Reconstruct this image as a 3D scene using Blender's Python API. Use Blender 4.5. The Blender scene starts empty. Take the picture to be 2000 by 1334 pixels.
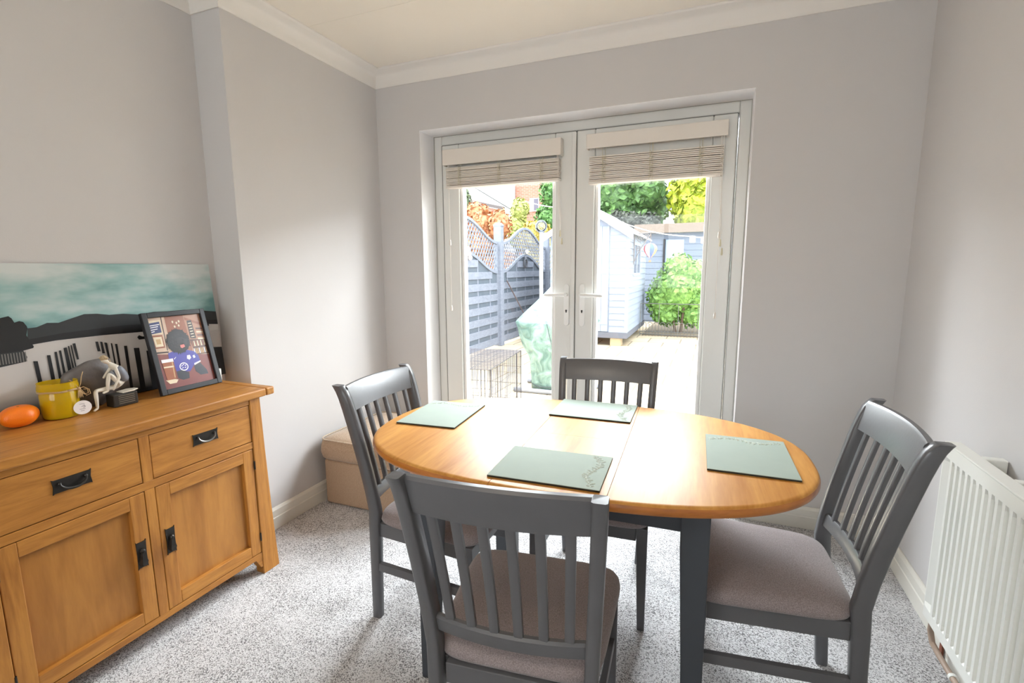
import bpy, bmesh, math, random
from mathutils import Vector, Matrix, Euler
PI = math.pi
random.seed(7)
scene = bpy.context.scene
COL = scene.collection

# ------------------------------------------------------------------ camera
cam_d = bpy.data.cameras.new('camera')
cam = bpy.data.objects.new('camera', cam_d); COL.objects.link(cam)
F_PX = 956.48
cam_d.sensor_width = 36.0; cam_d.lens = 36.0 * F_PX / 2000.0; cam_d.clip_start = 0.05; cam_d.clip_end = 200
yaw, pitch, roll = 0.3861, -0.1486, -0.006
fw = Vector((-math.sin(yaw)*math.cos(pitch), math.cos(yaw)*math.cos(pitch), math.sin(pitch)))
rt = Vector((math.cos(yaw), math.sin(yaw), 0)); up = rt.cross(fw)
r2 = rt*math.cos(roll) + up*math.sin(roll); u2 = -rt*math.sin(roll) + up*math.cos(roll)
M = Matrix((r2, u2, -fw)).transposed().to_4x4(); M.translation = Vector((2.0232, -2.7191, 1.3174))
cam.matrix_world = M
scene.camera = cam
scene.view_settings.view_transform = 'Standard'; scene.view_settings.look = 'None'
scene.view_settings.gamma = 1.0; scene.view_settings.use_curve_mapping = False
scene.view_settings.exposure = 0.10

# ------------------------------------------------------------------ light
world = bpy.data.worlds.new('world'); scene.world = world; world.use_nodes = True
bgn = world.node_tree.nodes['Background']
bgn.inputs[0].default_value = (0.91, 0.955, 1.0, 1); bgn.inputs[1].default_value = 6.0

def lamp(name, kind, loc, direction, energy, color, **kw):
    d = bpy.data.lights.new(name, kind); o = bpy.data.objects.new(name, d); COL.objects.link(o)
    o.location = loc; o.rotation_euler = Vector(direction).to_track_quat('-Z', 'Y').to_euler()
    d.energy = energy; d.color = color
    for k, v in kw.items(): setattr(d, k, v)
    return o
SUN = Vector((-0.55, -0.30, 0.9))
lamp('sun', 'SUN', (0, 5, 10), -SUN, 4.5, (1.0, 0.95, 0.86), angle=0.01)
# area lamp added high above the doors to stand in for open sky light
lamp('sky_standin_area', 'AREA', (1.25, 2.45, 3.50), (0.0, -1.0, -0.30), 3300, (0.91, 0.95, 1.0), shape='RECTANGLE', size=8.0, size_y=2.0)
# fill light added at the rear window, and light of the room's ceiling lamp
lamp('rear_fill_area', 'AREA', (1.35, -4.5, 1.55), (0, 1, 0.0), 5, (1.0, 0.96, 0.91), shape='RECTANGLE', size=1.9, size_y=1.2)
lamp('ceiling_lamp_light', 'AREA', (1.5, -3.2, 2.40), (0.05, 0.2, -1), 11, (1.0, 0.88, 0.72), shape='DISK', size=0.45)

# ------------------------------------------------------------------ materials
def lin(c):
    return tuple((x/255/12.92) if x/255 <= .04045 else ((x/255+.055)/1.055)**2.4 for x in c)
def newmat(name):
    m = bpy.data.materials.new(name); m.use_nodes = True
    nt = m.node_tree; return m, nt, nt.nodes['Principled BSDF']
def plain(name, rgb, rough=.5, metal=0., var=.06, scale=6., bump=0., bscale=60., spec=.5, coat=0.):
    m, nt, b = newmat(name); N = nt.nodes; L = nt.links
    b.inputs['Roughness'].default_value = rough; b.inputs['Metallic'].default_value = metal
    b.inputs['Specular IOR Level'].default_value = spec
    if coat: b.inputs['Coat Weight'].default_value = coat; b.inputs['Coat Roughness'].default_value = .15
    c = lin(rgb)
    tc = N.new('ShaderNodeTexCoord'); no = N.new('ShaderNodeTexNoise'); no.inputs['Scale'].default_value = scale
    L.new(tc.outputs['Object'], no.inputs['Vector'])
    mx = N.new('ShaderNodeMix'); mx.data_type = 'RGBA'
    mx.inputs['A'].default_value = tuple(x*(1-var) for x in c)+(1,); mx.inputs['B'].default_value = tuple(min(1, x*(1+var)) for x in c)+(1,)
    L.new(no.outputs['Fac'], mx.inputs['Factor']); L.new(mx.outputs['Result'], b.inputs['Base Color'])
    if bump:
        n2 = N.new('ShaderNodeTexNoise'); n2.inputs['Scale'].default_value = bscale; n2.inputs['Detail'].default_value = 4
        L.new(tc.outputs['Object'], n2.inputs['Vector'])
        bp = N.new('ShaderNodeBump'); bp.inputs['Strength'].default_value = bump; bp.inputs['Distance'].default_value = .002
        L.new(n2.outputs['Fac'], bp.inputs['Height']); L.new(bp.outputs['Normal'], b.inputs['Normal'])
    return m
def wood(name, a, bcol, grain=(1, 1, 1), rough=.4, scale=9., coat=0., bump=.15):
    m, nt, b = newmat(name); N = nt.nodes; L = nt.links
    tc = N.new('ShaderNodeTexCoord'); mp = N.new('ShaderNodeMapping'); mp.inputs['Scale'].default_value = grain
    L.new(tc.outputs['Object'], mp.inputs['Vector'])
    n1 = N.new('ShaderNodeTexNoise'); n1.inputs['Scale'].default_value = scale; n1.inputs['Detail'].default_value = 6; n1.inputs['Distortion'].default_value = 1.2
    L.new(mp.outputs['Vector'], n1.inputs['Vector'])
    n2 = N.new('ShaderNodeTexNoise'); n2.inputs['Scale'].default_value = scale*6; n2.inputs['Detail'].default_value = 3
    L.new(mp.outputs['Vector'], n2.inputs['Vector'])
    md = N.new('ShaderNodeMath'); md.operation = 'MULTIPLY_ADD'; md.inputs[1].default_value = .35
    L.new(n2.outputs['Fac'], md.inputs[0]); L.new(n1.outputs['Fac'], md.inputs[2])
    cr = N.new('ShaderNodeValToRGB'); e = cr.color_ramp.elements
    e[0].position = .42; e[0].color = lin(bcol)+(1,); e[1].position = .85; e[1].color = lin(a)+(1,)
    L.new(md.outputs[0], cr.inputs['Fac']); L.new(cr.outputs['Color'], b.inputs['Base Color'])
    b.inputs['Roughness'].default_value = rough
    if coat: b.inputs['Coat Weight'].default_value = coat; b.inputs['Coat Roughness'].default_value = .12
    bp = N.new('ShaderNodeBump'); bp.inputs['Strength'].default_value = bump; bp.inputs['Distance'].default_value = .001
    L.new(n2.outputs['Fac'], bp.inputs['Height']); L.new(bp.outputs['Normal'], b.inputs['Normal'])
    return m
def glassmat(name, tint=(1, 1, 1), refl=1.0):
    m = bpy.data.materials.new(name); m.use_nodes = True; nt = m.node_tree; N = nt.nodes; L = nt.links
    N.remove(N['Principled BSDF']); out = N['Material Output']
    tr = N.new('ShaderNodeBsdfTransparent'); tr.inputs[0].default_value = tuple(tint)+(1,)
    gl = N.new('ShaderNodeBsdfGlossy'); gl.inputs['Roughness'].default_value = .01
    fr = N.new('ShaderNodeFresnel'); fr.inputs['IOR'].default_value = 1.45
    mu = N.new('ShaderNodeMath'); mu.operation = 'MULTIPLY'; mu.inputs[1].default_value = refl
    mx = N.new('ShaderNodeMixShader'); L.new(fr.outputs[0], mu.inputs[0]); L.new(mu.outputs[0], mx.inputs[0])
    L.new(tr.outputs[0], mx.inputs[1]); L.new(gl.outputs[0], mx.inputs[2]); L.new(mx.outputs[0], out.inputs['Surface'])
    return m
def leafmat(name, a, bcol, scale=2.5):
    m, nt, b = newmat(name); N = nt.nodes; L = nt.links
    tc = N.new('ShaderNodeTexCoord'); no = N.new('ShaderNodeTexNoise'); no.inputs['Scale'].default_value = scale; no.inputs['Detail'].default_value = 8
    no.inputs['Roughness'].default_value = .8
    L.new(tc.outputs['Object'], no.inputs['Vector'])
    cr = N.new('ShaderNodeValToRGB'); e = cr.color_ramp.elements
    e[0].position = .38; e[0].color = lin(bcol)+(1,); e[1].position = .62; e[1].color = lin(a)+(1,)
    L.new(no.outputs['Fac'], cr.inputs['Fac']); L.new(cr.outputs['Color'], b.inputs['Base Color'])
    b.inputs['Roughness'].default_value = .6
    return m

M_wall = plain('wall_paint', (206, 203, 202), .9, var=.012, bump=.12, bscale=240)
M_ceil = plain('ceiling_paint', (236, 229, 218), .9, var=.01)
M_cove = plain('coving_paint', (232, 228, 222), .7, var=.01)
M_skirt = plain('skirting_gloss', (228, 225, 216), .35, var=.01)
M_upvc = plain('upvc_white', (226, 226, 222), .3, var=.01)
M_upvc2 = plain('upvc_bead', (240, 240, 238), .3, var=.01)
M_seal = plain('rubber_seal', (128, 128, 124), .8)
M_chair = plain('grey_blue_paint', (92, 92, 95), .30, var=.05, scale=25, bump=.08, bscale=90)
M_apron = plain('dark_grey_blue_paint', (60, 64, 71), .4, var=.05, scale=20)
M_oakx = wood('oak_grain_y', (190, 130, 58), (150, 94, 36), (9, 1, 9), .42, 3.2)
M_oakz = wood('oak_grain_z', (190, 130, 58), (148, 92, 36), (9, 9, 1), .42, 3.2)
M_panel = wood('oak_panel', (184, 126, 58), (152, 97, 40), (5, 5, .8), .42, 2.6)
M_table = wood('lacquered_oak', (206, 150, 78), (178, 118, 52), (10, .9, 10), .40, 2.2, coat=0., bump=.05)
M_table.node_tree.nodes['Principled BSDF'].inputs['Specular IOR Level'].default_value = .20
M_tedge = wood('lacquered_oak_edge', (186, 116, 48), (150, 86, 32), (2, 2, 10), .3, 3., coat=.4, bump=.05)
M_iron = plain('pewter_iron', (52, 49, 46), .42, metal=.5, var=.2, scale=60)
M_ironl = plain('pale_iron', (120, 116, 110), .35, metal=.9, var=.2, scale=60)
M_black = plain('black_frame_wood', (26, 26, 30), .45)
M_mat = plain('sage_green_mat', (154, 165, 155), .7, var=.05, scale=14, spec=.1)
M_matedge = plain('mat_cork_edge', (38, 36, 30), .8)
M_matline = plain('mat_embossed_line', (226, 232, 222), .7)
M_rad = plain('radiator_enamel', (232, 232, 226), .35, var=.01)
M_copper = plain('copper_pipe', (120, 82, 62), .5, metal=.5, var=.2, scale=30)
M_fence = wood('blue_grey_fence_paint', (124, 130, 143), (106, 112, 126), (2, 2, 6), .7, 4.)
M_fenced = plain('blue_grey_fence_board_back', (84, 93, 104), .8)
M_shed = plain('pale_blue_grey_shed_paint', (134, 142, 158), .7, var=.04)
M_shedb = plain('shed_base_grey', (92, 94, 104), .8)
M_felt = plain('roof_felt', (150, 150, 158), .9, var=.1)
M_roofe = plain('beige_roof_edge', (118, 104, 94), .8)
M_tarp = None
M_wire = plain('galvanised_wire', (46, 46, 54), .4, metal=.6)
M_brick = None
M_white_render = plain('white_render', (235, 235, 235), .8)
M_trunk = plain('bark', (92, 74, 60), .9, var=.2, scale=20, bump=.5)
M_soil = plain('gravel_soil', (120, 108, 92), .95, var=.5, scale=40)
M_glass = glassmat('pane_glass', (.97, .985, .98), .55)
M_cream = plain('blind_white_slat', (224, 216, 206), .5, var=.02)
M_tape = plain('blind_ladder_tape', (206, 198, 172), .8)
M_val = plain('blind_valance', (226, 219, 210), .5, var=.01)

def carpet():
    m, nt, b = newmat('speckled_grey_carpet'); N = nt.nodes; L = nt.links
    tc = N.new('ShaderNodeTexCoord')
    n1 = N.new('ShaderNodeTexNoise'); n1.inputs['Scale'].default_value = 230; n1.inputs['Detail'].default_value = 3; n1.inputs['Roughness'].default_value = .7
    n2 = N.new('ShaderNodeTexVoronoi'); n2.inputs['Scale'].default_value = 300
    n3 = N.new('ShaderNodeTexNoise'); n3.inputs['Scale'].default_value = 7; n3.inputs['Detail'].default_value = 5
    for n in (n1, n2, n3): L.new(tc.outputs['Object'], n.inputs['Vector'])
    a = N.new('ShaderNodeMath'); a.operation = 'MULTIPLY_ADD'; a.inputs[1].default_value = .55
    sp = N.new('ShaderNodeSeparateColor'); L.new(n2.outputs['Color'], sp.inputs[0])
    L.new(sp.outputs[0], a.inputs[0]); L.new(n1.outputs['Fac'], a.inputs[2])
    a2 = N.new('ShaderNodeMath'); a2.operation = 'MULTIPLY_ADD'; a2.inputs[1].default_value = .35
    L.new(n3.outputs['Fac'], a2.inputs[0]); L.new(a.outputs[0], a2.inputs[2])
    cr = N.new('ShaderNodeValToRGB'); e = cr.color_ramp.elements
    e[0].position = .68; e[0].color = lin((92, 89, 90))+(1,); e[1].position = 1.18; e[1].color = lin((230, 228, 229))+(1,)
    e[1].position = 1.0
    L.new(a2.outputs[0], cr.inputs['Fac']); L.new(cr.outputs['Color'], b.inputs['Base Color'])
    b.inputs['Roughness'].default_value = 1.0; b.inputs['Specular IOR Level'].default_value = .1
    b.inputs['Sheen Weight'].default_value = .3
    bp = N.new('ShaderNodeBump'); bp.inputs['Strength'].default_value = .9; bp.inputs['Distance'].default_value = .006
    L.new(a2.outputs[0], bp.inputs['Height']); L.new(bp.outputs['Normal'], b.inputs['Normal'])
    return m
M_carpet = carpet()
def fabric(name, a, b_, scale=420, bump=.4, ratio=(1, 1, 1)):
    m, nt, b = newmat(name); N = nt.nodes; L = nt.links
    tc = N.new('ShaderNodeTexCoord'); mp = N.new('ShaderNodeMapping'); mp.inputs['Scale'].default_value = ratio
    L.new(tc.outputs['Object'], mp.inputs['Vector'])
    n1 = N.new('ShaderNodeTexNoise'); n1.inputs['Scale'].default_value = scale; n1.inputs['Detail'].default_value = 2
    L.new(mp.outputs['Vector'], n1.inputs['Vector'])
    cr = N.new('ShaderNodeValToRGB'); e = cr.color_ramp.elements
    e[0].position = .35; e[0].color = lin(b_)+(1,); e[1].position = .65; e[1].color = lin(a)+(1,)
    L.new(n1.outputs['Fac'], cr.inputs['Fac']); L.new(cr.outputs['Color'], b.inputs['Base Color'])
    b.inputs['Roughness'].default_value = .95; b.inputs['Specular IOR Level'].default_value = .15; b.inputs['Sheen Weight'].default_value = .25
    bp = N.new('ShaderNodeBump'); bp.inputs['Strength'].default_value = bump; bp.inputs['Distance'].default_value = .001
    L.new(n1.outputs['Fac'], bp.inputs['Height']); L.new(bp.outputs['Normal'], b.inputs['Normal'])
    return m
M_seat = fabric('taupe_seat_fabric', (154, 142, 142), (124, 113, 113))
M_ott = fabric('beige_footstool_fabric', (190, 166, 142), (154, 130, 108), 260, .5, (1, 1, 2.2))
M_pipe_f = fabric('footstool_piping', (206, 188, 166), (180, 160, 138), 260)
def brick(name, c1, c2, mort, scale, bw=.5, rh=.25, ms=.02, axis='XZ'):
    m, nt, b = newmat(name); N = nt.nodes; L = nt.links
    tc = N.new('ShaderNodeTexCoord'); sp = N.new('ShaderNodeSeparateXYZ'); cb = N.new('ShaderNodeCombineXYZ')
    L.new(tc.outputs['Object'], sp.inputs[0]); L.new(sp.outputs[axis[0]], cb.inputs[0]); L.new(sp.outputs[axis[1]], cb.inputs[1])
    br = N.new('ShaderNodeTexBrick'); br.inputs['Scale'].default_value = scale; br.inputs['Color1'].default_value = lin(c1)+(1,)
    br.inputs['Color2'].default_value = lin(c2)+(1,); br.inputs['Mortar'].default_value = lin(mort)+(1,)
    br.inputs['Brick Width'].default_value = bw; br.inputs['Row Height'].default_value = rh; br.inputs['Mortar Size'].default_value = ms
    L.new(cb.outputs[0], br.inputs['Vector']); L.new(br.outputs['Color'], b.inputs['Base Color']); b.inputs['Roughness'].default_value = .9
    return m
M_brick = brick('red_brick', (150, 96, 78), (166, 112, 92), (160, 148, 138), 4.0, .9, .3, .03)
M_paving = brick('sandstone_paving', (178, 160, 134), (192, 176, 150), (120, 108, 92), 1.0, .6, .6, .012, 'XY')
def tarp():
    m, nt, b = newmat('green_tarpaulin'); N = nt.nodes; L = nt.links
    tc = N.new('ShaderNodeTexCoord'); n1 = N.new('ShaderNodeTexNoise'); n1.inputs['Scale'].default_value = 6; n1.inputs['Detail'].default_value = 5; n1.inputs['Distortion'].default_value = 1.5
    L.new(tc.outputs['Object'], n1.inputs['Vector'])
    cr = N.new('ShaderNodeValToRGB'); e = cr.color_ramp.elements
    e[0].position = .35; e[0].color = lin((70, 96, 90))+(1,); e[1].position = .7; e[1].color = lin((128, 152, 142))+(1,)
    L.new(n1.outputs['Fac'], cr.inputs['Fac']); L.new(cr.outputs['Color'], b.inputs['Base Color'])
    b.inputs['Roughness'].default_value = .35
    bp = N.new('ShaderNodeBump'); bp.inputs['Strength'].default_value = .8; bp.inputs['Distance'].default_value = .03
    L.new(n1.outputs['Fac'], bp.inputs['Height']); L.new(bp.outputs['Normal'], b.inputs['Normal'])
    return m
M_tarp = tarp()

# ------------------------------------------------------------------ mesh helpers
class MB:
    def __init__(s): s.v = []; s.f = []; s.m = []; s.T = None
    def _a(s, vs, fs, mi=0):
        o = len(s.v)
        s.v += [tuple(s.T @ Vector(v)) if s.T else tuple(v) for v in vs]
        for f in fs: s.f.append(tuple(o+i for i in f)); s.m.append(mi)
        return s
    def box(s, x0, x1, y0, y1, z0, z1, mi=0):
        vs = [(x, y, z) for z in (z0, z1) for y in (y0, y1) for x in (x0, x1)]
        return s._a(vs, [(0, 2, 3, 1), (4, 5, 7, 6), (0, 1, 5, 4), (2, 6, 7, 3), (0, 4, 6, 2), (1, 3, 7, 5)], mi)
    def loft(s, rings, cap=True, closed=True, mi=0):
        n = len(rings[0]); vs = [p for r in rings for p in r]; fs = []
        for i in range(len(rings)-1):
            for j in range(n if closed else n-1):
                a = i*n+j; b = i*n+(j+1) % n; fs.append((a, b, b+n, a+n))
        if cap: fs.append(tuple(reversed(range(n)))); fs.append(tuple((len(rings)-1)*n+j for j in range(n)))
        return s._a(vs, fs, mi)
    def prism(s, poly, axis, a, b, mi=0):
        def P(p, t):
            return {'x': (t, p[0], p[1]), 'y': (p[0], t, p[1]), 'z': (p[0], p[1], t)}[axis]
        return s.loft([[P(p, a) for p in poly], [P(p, b) for p in poly]], mi=mi)
    def tube(s, pts, r, n=8, mi=0, cap=True):
        pts = [Vector(p) for p in pts]; rs = r if isinstance(r, (list, tuple)) else [r]*len(pts)
        rings = []; ref = None
        for i, p in enumerate(pts):
            d = (pts[min(i+1, len(pts)-1)]-pts[max(i-1, 0)]).normalized()
            if ref is None: ref = Vector((0, 0, 1)) if abs(d.z) < .9 else Vector((1, 0, 0))
            a = d.cross(ref).normalized(); b = a.cross(d).normalized(); ref = b
            rings.append([p+(a*math.cos(2*PI*k/n)+b*math.sin(2*PI*k/n))*rs[i] for k in range(n)])
        return s.loft(rings, cap, mi=mi)
    def lathe(s, prof, n=24, c=(0, 0, 0), mi=0, sx=1, sy=1):
        rings = [[(c[0]+r*sx*math.cos(2*PI*k/n), c[1]+r*sy*math.sin(2*PI*k/n), c[2]+z) for k in range(n)] for r, z in prof]
        return s.loft(rings, mi=mi)
    def ball(s, c, rx, ry, rz, n=12, m=8, mi=0):
        prof = [(max(1e-4, math.sin(PI*i/m)), -math.cos(PI*i/m)) for i in range(m+1)]
        rings = [[(c[0]+r*rx*math.cos(2*PI*k/n), c[1]+r*ry*math.sin(2*PI*k/n), c[2]+z*rz) for k in range(n)] for r, z in prof]
        return s.loft(rings, mi=mi)
    def poly(s, pts, mi=0): return s._a(pts, [tuple(range(len(pts)))], mi)
    def build(s, name, mats, parent=None, smooth=False, bevel=0., seg=2):
        me = bpy.data.meshes.new(name); me.from_pydata(s.v, [], s.f)
        mats = mats if isinstance(mats, (list, tuple)) else [mats]
        for m in mats: me.materials.append(m)
        me.polygons.foreach_set('material_index', s.m)
        bm = bmesh.new(); bm.from_mesh(me); bmesh.ops.recalc_face_normals(bm, faces=bm.faces); bm.to_mesh(me); bm.free()
        if smooth:
            me.polygons.foreach_set('use_smooth', [True]*len(me.polygons))
            if smooth is not True: me.set_sharp_from_angle(angle=math.radians(smooth))
        me.update()
        o = bpy.data.objects.new(name, me); COL.objects.link(o)
        if parent: o.parent = parent
        if bevel:
            b = o.modifiers.new('bevel', 'BEVEL'); b.width = bevel; b.segments = seg; b.limit_method = 'ANGLE'; b.angle_limit = math.radians(40)
            b.harden_normals = False
        return o
def tag(o, label=None, cat=None, group=None, kind=None):
    if label: o['label'] = label
    if cat: o['category'] = cat
    if group: o['group'] = group
    if kind: o['kind'] = kind
    return o
def thing(name, label, cat, loc=(0, 0, 0), rz=0., group=None):
    o = bpy.data.objects.new(name, None); COL.objects.link(o); o.location = loc; o.rotation_euler = (0, 0, rz)
    o.empty_display_size = .1
    return tag(o, label, cat, group)
def copy_tree(o, parent=None):
    c = o.copy(); COL.objects.link(c); c.parent = parent
    for ch in list(o.children): copy_tree(ch, c)
    return c
def struct(o, label=None, cat=None): return tag(o, label, cat, kind='structure')

# ------------------------------------------------------------------ room shell
H = 2.52; CV = 0.0863; W = 2.833; LA = -1.065; AL = -0.1764; YR = -4.62
DX0, DX1, DZ = 0.3143, 2.169, 2.1537; WT = .30; GZ = -.15
m = MB(); m.box(AL-.3, W+.3, YR-.2, .3, -.12, 0); struct(m.build('floor', M_carpet), 'speckled grey and white carpet covering the room', 'floor')
m = MB(); m.box(AL-.3, W+.3, YR-.2, .3, H, H+.15)
m.box(0, W, -.636, -.633, H-.0012, H+.01); m.box(1.49, 1.493, YR, -.636, H-.0012, H+.01)
struct(m.build('ceiling', M_ceil), 'off white ceiling with a faint board joint', 'ceiling')
m = MB(); m.box(AL-.3, DX0, 0, WT, -.12, H); m.box(DX1, W+.3, 0, WT, -.12, H); m.box(DX0, DX1, 0, WT, DZ, H)
struct(m.build('wall_back', M_wall), 'warm grey wall around the glazed doors', 'wall')
m = MB(); m.box(-.6, 0, LA, 0, 0, H); m.box(-.6, AL, YR, LA, 0, H)
struct(m.build('wall_left', M_wall), 'pale grey wall stepping back behind the sideboard', 'wall')
m = MB(); m.box(W, W+.3, YR, 0, 0, H); struct(m.build('wall_right', M_wall), 'pale grey wall behind the radiator', 'wall')
WX0, WX1, WZ0, WZ1 = .4, 2.3, .95, 2.15  # window opening added in the unseen wall to let light in
m = MB(); m.box(AL-.3, WX0, YR-.2, YR, 0, H); m.box(WX1, W+.3, YR-.2, YR, 0, H); m.box(WX0, WX1, YR-.2, YR, 0, WZ0); m.box(WX0, WX1, YR-.2, YR, WZ1, H)
struct(m.build('wall_front', M_wall), 'grey wall with an added window opening, behind the viewer', 'wall')
wn = struct(thing('window_1', 'white framed window added to the unseen wall behind the viewer', 'window', (0, YR, 0)))
m = MB()
for a, b in ((WX0, WX0+.06), (WX1-.06, WX1), (1.32, 1.38)): m.box(a, b, -.14, -.08, WZ0, WZ1)
m.box(WX0+.06, 1.32, -.14, -.08, WZ0, WZ0+.06); m.box(1.38, WX1-.06, -.14, -.08, WZ0, WZ0+.06)
m.box(WX0+.06, 1.32, -.14, -.08, WZ1-.06, WZ1); m.box(1.38, WX1-.06, -.14, -.08, WZ1-.06, WZ1)
m.build('window_frame', M_upvc, wn)
m = MB(); m.box(WX0+.06, 1.32, -.115, -.105, WZ0+.06, WZ1-.06); m.box(1.38, WX1-.06, -.115, -.105, WZ0+.06, WZ1-.06); m.build('pane', M_glass, wn)

# coving: one profile mitred round the room
plan = [(AL, YR), (AL, LA), (0, LA), (0, 0), (W, 0), (W, YR)]
def offset(poly, d):
    out = []; n = len(poly)
    for i in range(n):
        p0, p1, p2 = Vector(poly[i-1]), Vector(poly[i]), Vector(poly[(i+1) % n])
        d1 = (p1-p0).normalized(); d2 = (p2-p1).normalized()
        n1 = Vector((d1.y, -d1.x)); n2 = Vector((d2.y, -d2.x))
        out.append(p1 + (n1+n2)*(d/(1+n1.dot(n2))))
    return out
prof = [(0, H), (0, H-CV), (.006, H-CV), (.010, H-CV+.006)]
for k in range(7):
    t = k/6*PI/2; prof.append((.012+(CV-.020)*(1-math.cos(t)), H-.012-(CV-.022)*(1-math.sin(t))))
prof += [(CV-.003, H-.008), (CV, H-.006), (CV, H)]
rings = [[(p.x, p.y, z) for p in offset(plan, d)] for d, z in prof]
m = MB(); m.loft(rings, cap=False)
# close the top against the ceiling
m.loft([rings[-1], rings[0]], cap=False)
struct(m.build('trim_1', M_cove, smooth=35), 'off white coving round the top of the walls', 'coving')

# white painted lining of the door recess
m = MB(); e_ = .0015
m.box(DX0-.0005, DX0+e_, -.0008, .166, 0, DZ-e_); m.box(DX1-e_, DX1+.0005, -.0008, .166, 0, DZ-e_); m.box(DX0-.0005, DX1+.0005, -.0008, .166, DZ-e_, DZ+.0005)
struct(m.build('trim_4', plain('reveal_white_paint', (240, 239, 240), .7, var=.01)), 'white painted recess around the glazed doors', 'door recess')
# skirting boards
HS = .113
skp = [(0, 0), (.018, 0), (.018, .062), (.015, .066), (.015, .072), (.014, .1), (.008, .111), (.004, HS), (0, HS)]
def skirt(name, a, b, nx, ny, label):
    a = Vector(a); b = Vector(b); m = MB()
    m.loft([[(p.x+nx*d, p.y+ny*d, z) for d, z in skp] for p in (a, b)])
    return struct(m.build(name, M_skirt, bevel=.0015), label, 'skirting board')
skirt('baseboard_left', (0, LA), (0, -.0), 1, 0, 'off white skirting board between sideboard and footstool')
skirt('baseboard_back', (DX1, 0), (W-.018, 0), 0, -1, 'off white skirting board right of the glazed doors')
skirt('baseboard_corner', (0.018, 0), (DX0, 0), 0, -1, 'off white skirting board left of the glazed doors')
skirt('baseboard_right', (W, YR), (W, 0), -1, 0, 'off white skirting board below the radiator')
skirt('baseboard_alcove', (AL, YR), (AL, LA), 1, 0, 'off white skirting board behind the sideboard')
# carpet gripper debris and pipe hole along the right skirting are part of the carpet edge

# ------------------------------------------------------------------ glazed doors
FY = .165  # inner face of the fixed frame
t = struct(thing('trim_2', 'white fixed frame of the glazed double doors', 'door frame', (0, 0, 0)))
m = MB()
m.box(DX0, DX0+.058, FY, WT-.02, -.02, DZ); m.box(DX1-.058, DX1, FY, WT-.02, -.02, DZ)
m.box(DX0+.058, DX1-.058, FY, WT-.02, DZ-.058, DZ); m.box(DX0+.058, DX1-.058, FY, WT-.02, -.02, .035)
m.build('frame', M_upvc, t, bevel=.006)
m = MB(); m.box(DX0, DX1, WT-.02, WT+.04, -.12, .0); m.build('threshold', M_upvc, t, bevel=.004)
m = MB()   # caulk / seal line where frame meets plaster
m.box(DX0, DX0+.004, FY-.003, FY, 0, DZ); m.box(DX1-.004, DX1, FY-.003, FY, 0, DZ); m.box(DX0+.004, DX1-.004, FY-.003, FY, DZ-.004, DZ)
m.build('sealant', plain('sealant_grey', (168, 166, 158), .7), t)
m = MB(); m.box(DX0-.2, DX0, WT, WT+.012, -.12, DZ+.3); m.box(DX1, DX1+.2, WT, WT+.012, -.12, DZ+.3); m.box(DX0, DX1, WT, WT+.012, DZ, DZ+.3)
m.build('outer_reveal', M_white_render, t)
def leaf(name, x0, x1, gx0, gx1, hside, label):
    d = struct(thing(name, label, 'door', (x0, FY, 0)))
    z0, z1 = .04, DZ-.062; g0, g1 = .16, 1.925; X = x1-x0; a = gx0-x0; b = gx1-x0
    y0, y1 = -.012, .058
    m = MB(); m.box(0, a, y0, y1, z0, z1); m.box(b, X, y0, y1, z0, z1); m.box(a, b, y0, y1, z0, g0); m.box(a, b, y0, y1, g1, z1)
    m.build('leaf_frame', M_upvc, d, bevel=.007, seg=3)
    m = MB(); w = .022
    for i, (p, q, r, s_) in enumerate(((a, a+w, g0, g1), (b-w, b, g0, g1), (a+w, b-w, g0, g0+w), (a+w, b-w, g1-w, g1))):
        m.box(p, q, .002, .05, r, s_)
    m.build('glazing_bead', M_upvc2, d, bevel=.006)
    m = MB(); m.box(a+.01, b-.01, .022, .028, g0+.01, g1-.01); m.build('pane', M_glass, d)
    m = MB(); m.box(-.004, 0, y0+.004, y1-.01, z0, z1); m.box(X, X+.004, y0+.004, y1-.01, z0, z1); m.box(0, X, y0+.006, y1-.01, z1, z1+.004)
    m.build('weather_seal', M_seal, d)
    hx = (X-.045) if hside > 0 else .045
    m = MB()
    pr = []
    for k in range(9): t_ = PI*k/8; pr.append((hx+.016*math.cos(t_), 1.205+.016*math.sin(t_)))
    for k in range(9): t_ = PI+PI*k/8; pr.append((hx+.016*math.cos(t_), .985+.016*math.sin(t_)))
    m.prism(pr, 'y', y0-.008, y0); pl_ = m.build('handle_plate', M_upvc2, d, bevel=.002)
    m = MB(); m.lathe([(.0055, 0), (.0055, .003)], 12); m.box(-.003, .003, -.012, 0, 0, .003)
    k_ = m.build('keyhole', plain('keyhole_dark', (38, 38, 38), .5), pl_); k_.rotation_euler = (PI/2, 0, 0); k_.location = (hx, y0-.008, 1.062)
    m = MB()
    sgn = -1 if hside > 0 else 1
    m.tube([(hx, y0-.008, 1.158), (hx, y0-.045, 1.158)], .011, 12)
    hl = [(hx, y0-.046, 1.158), (hx+sgn*.03, y0-.050, 1.158), (hx+sgn*.07, y0-.052, 1.157), (hx+sgn*.118, y0-.047, 1.156), (hx+sgn*.128, y0-.044, 1.156)]
    m.tube(hl, [.0125, .012, .011, .010, .006], 12)
    m.build('handle', M_upvc2, d, smooth=50)
    return d
MID = 1.262
leaf('door_1', DX0+.064, MID-.003, .497, 1.137, 1, 'left white glazed patio door with lever handle')
leaf('door_2', MID+.003, DX1-.064, 1.372, 1.990, -1, 'right white glazed patio door with lever handle')
m = MB(); m.box(MID-.022, MID+.002, FY-.026, FY-.012, .04, DZ-.07); struct(m.build('trim_3', M_upvc, bevel=.004), 'white meeting strip between the two patio doors', 'door trim')

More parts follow.
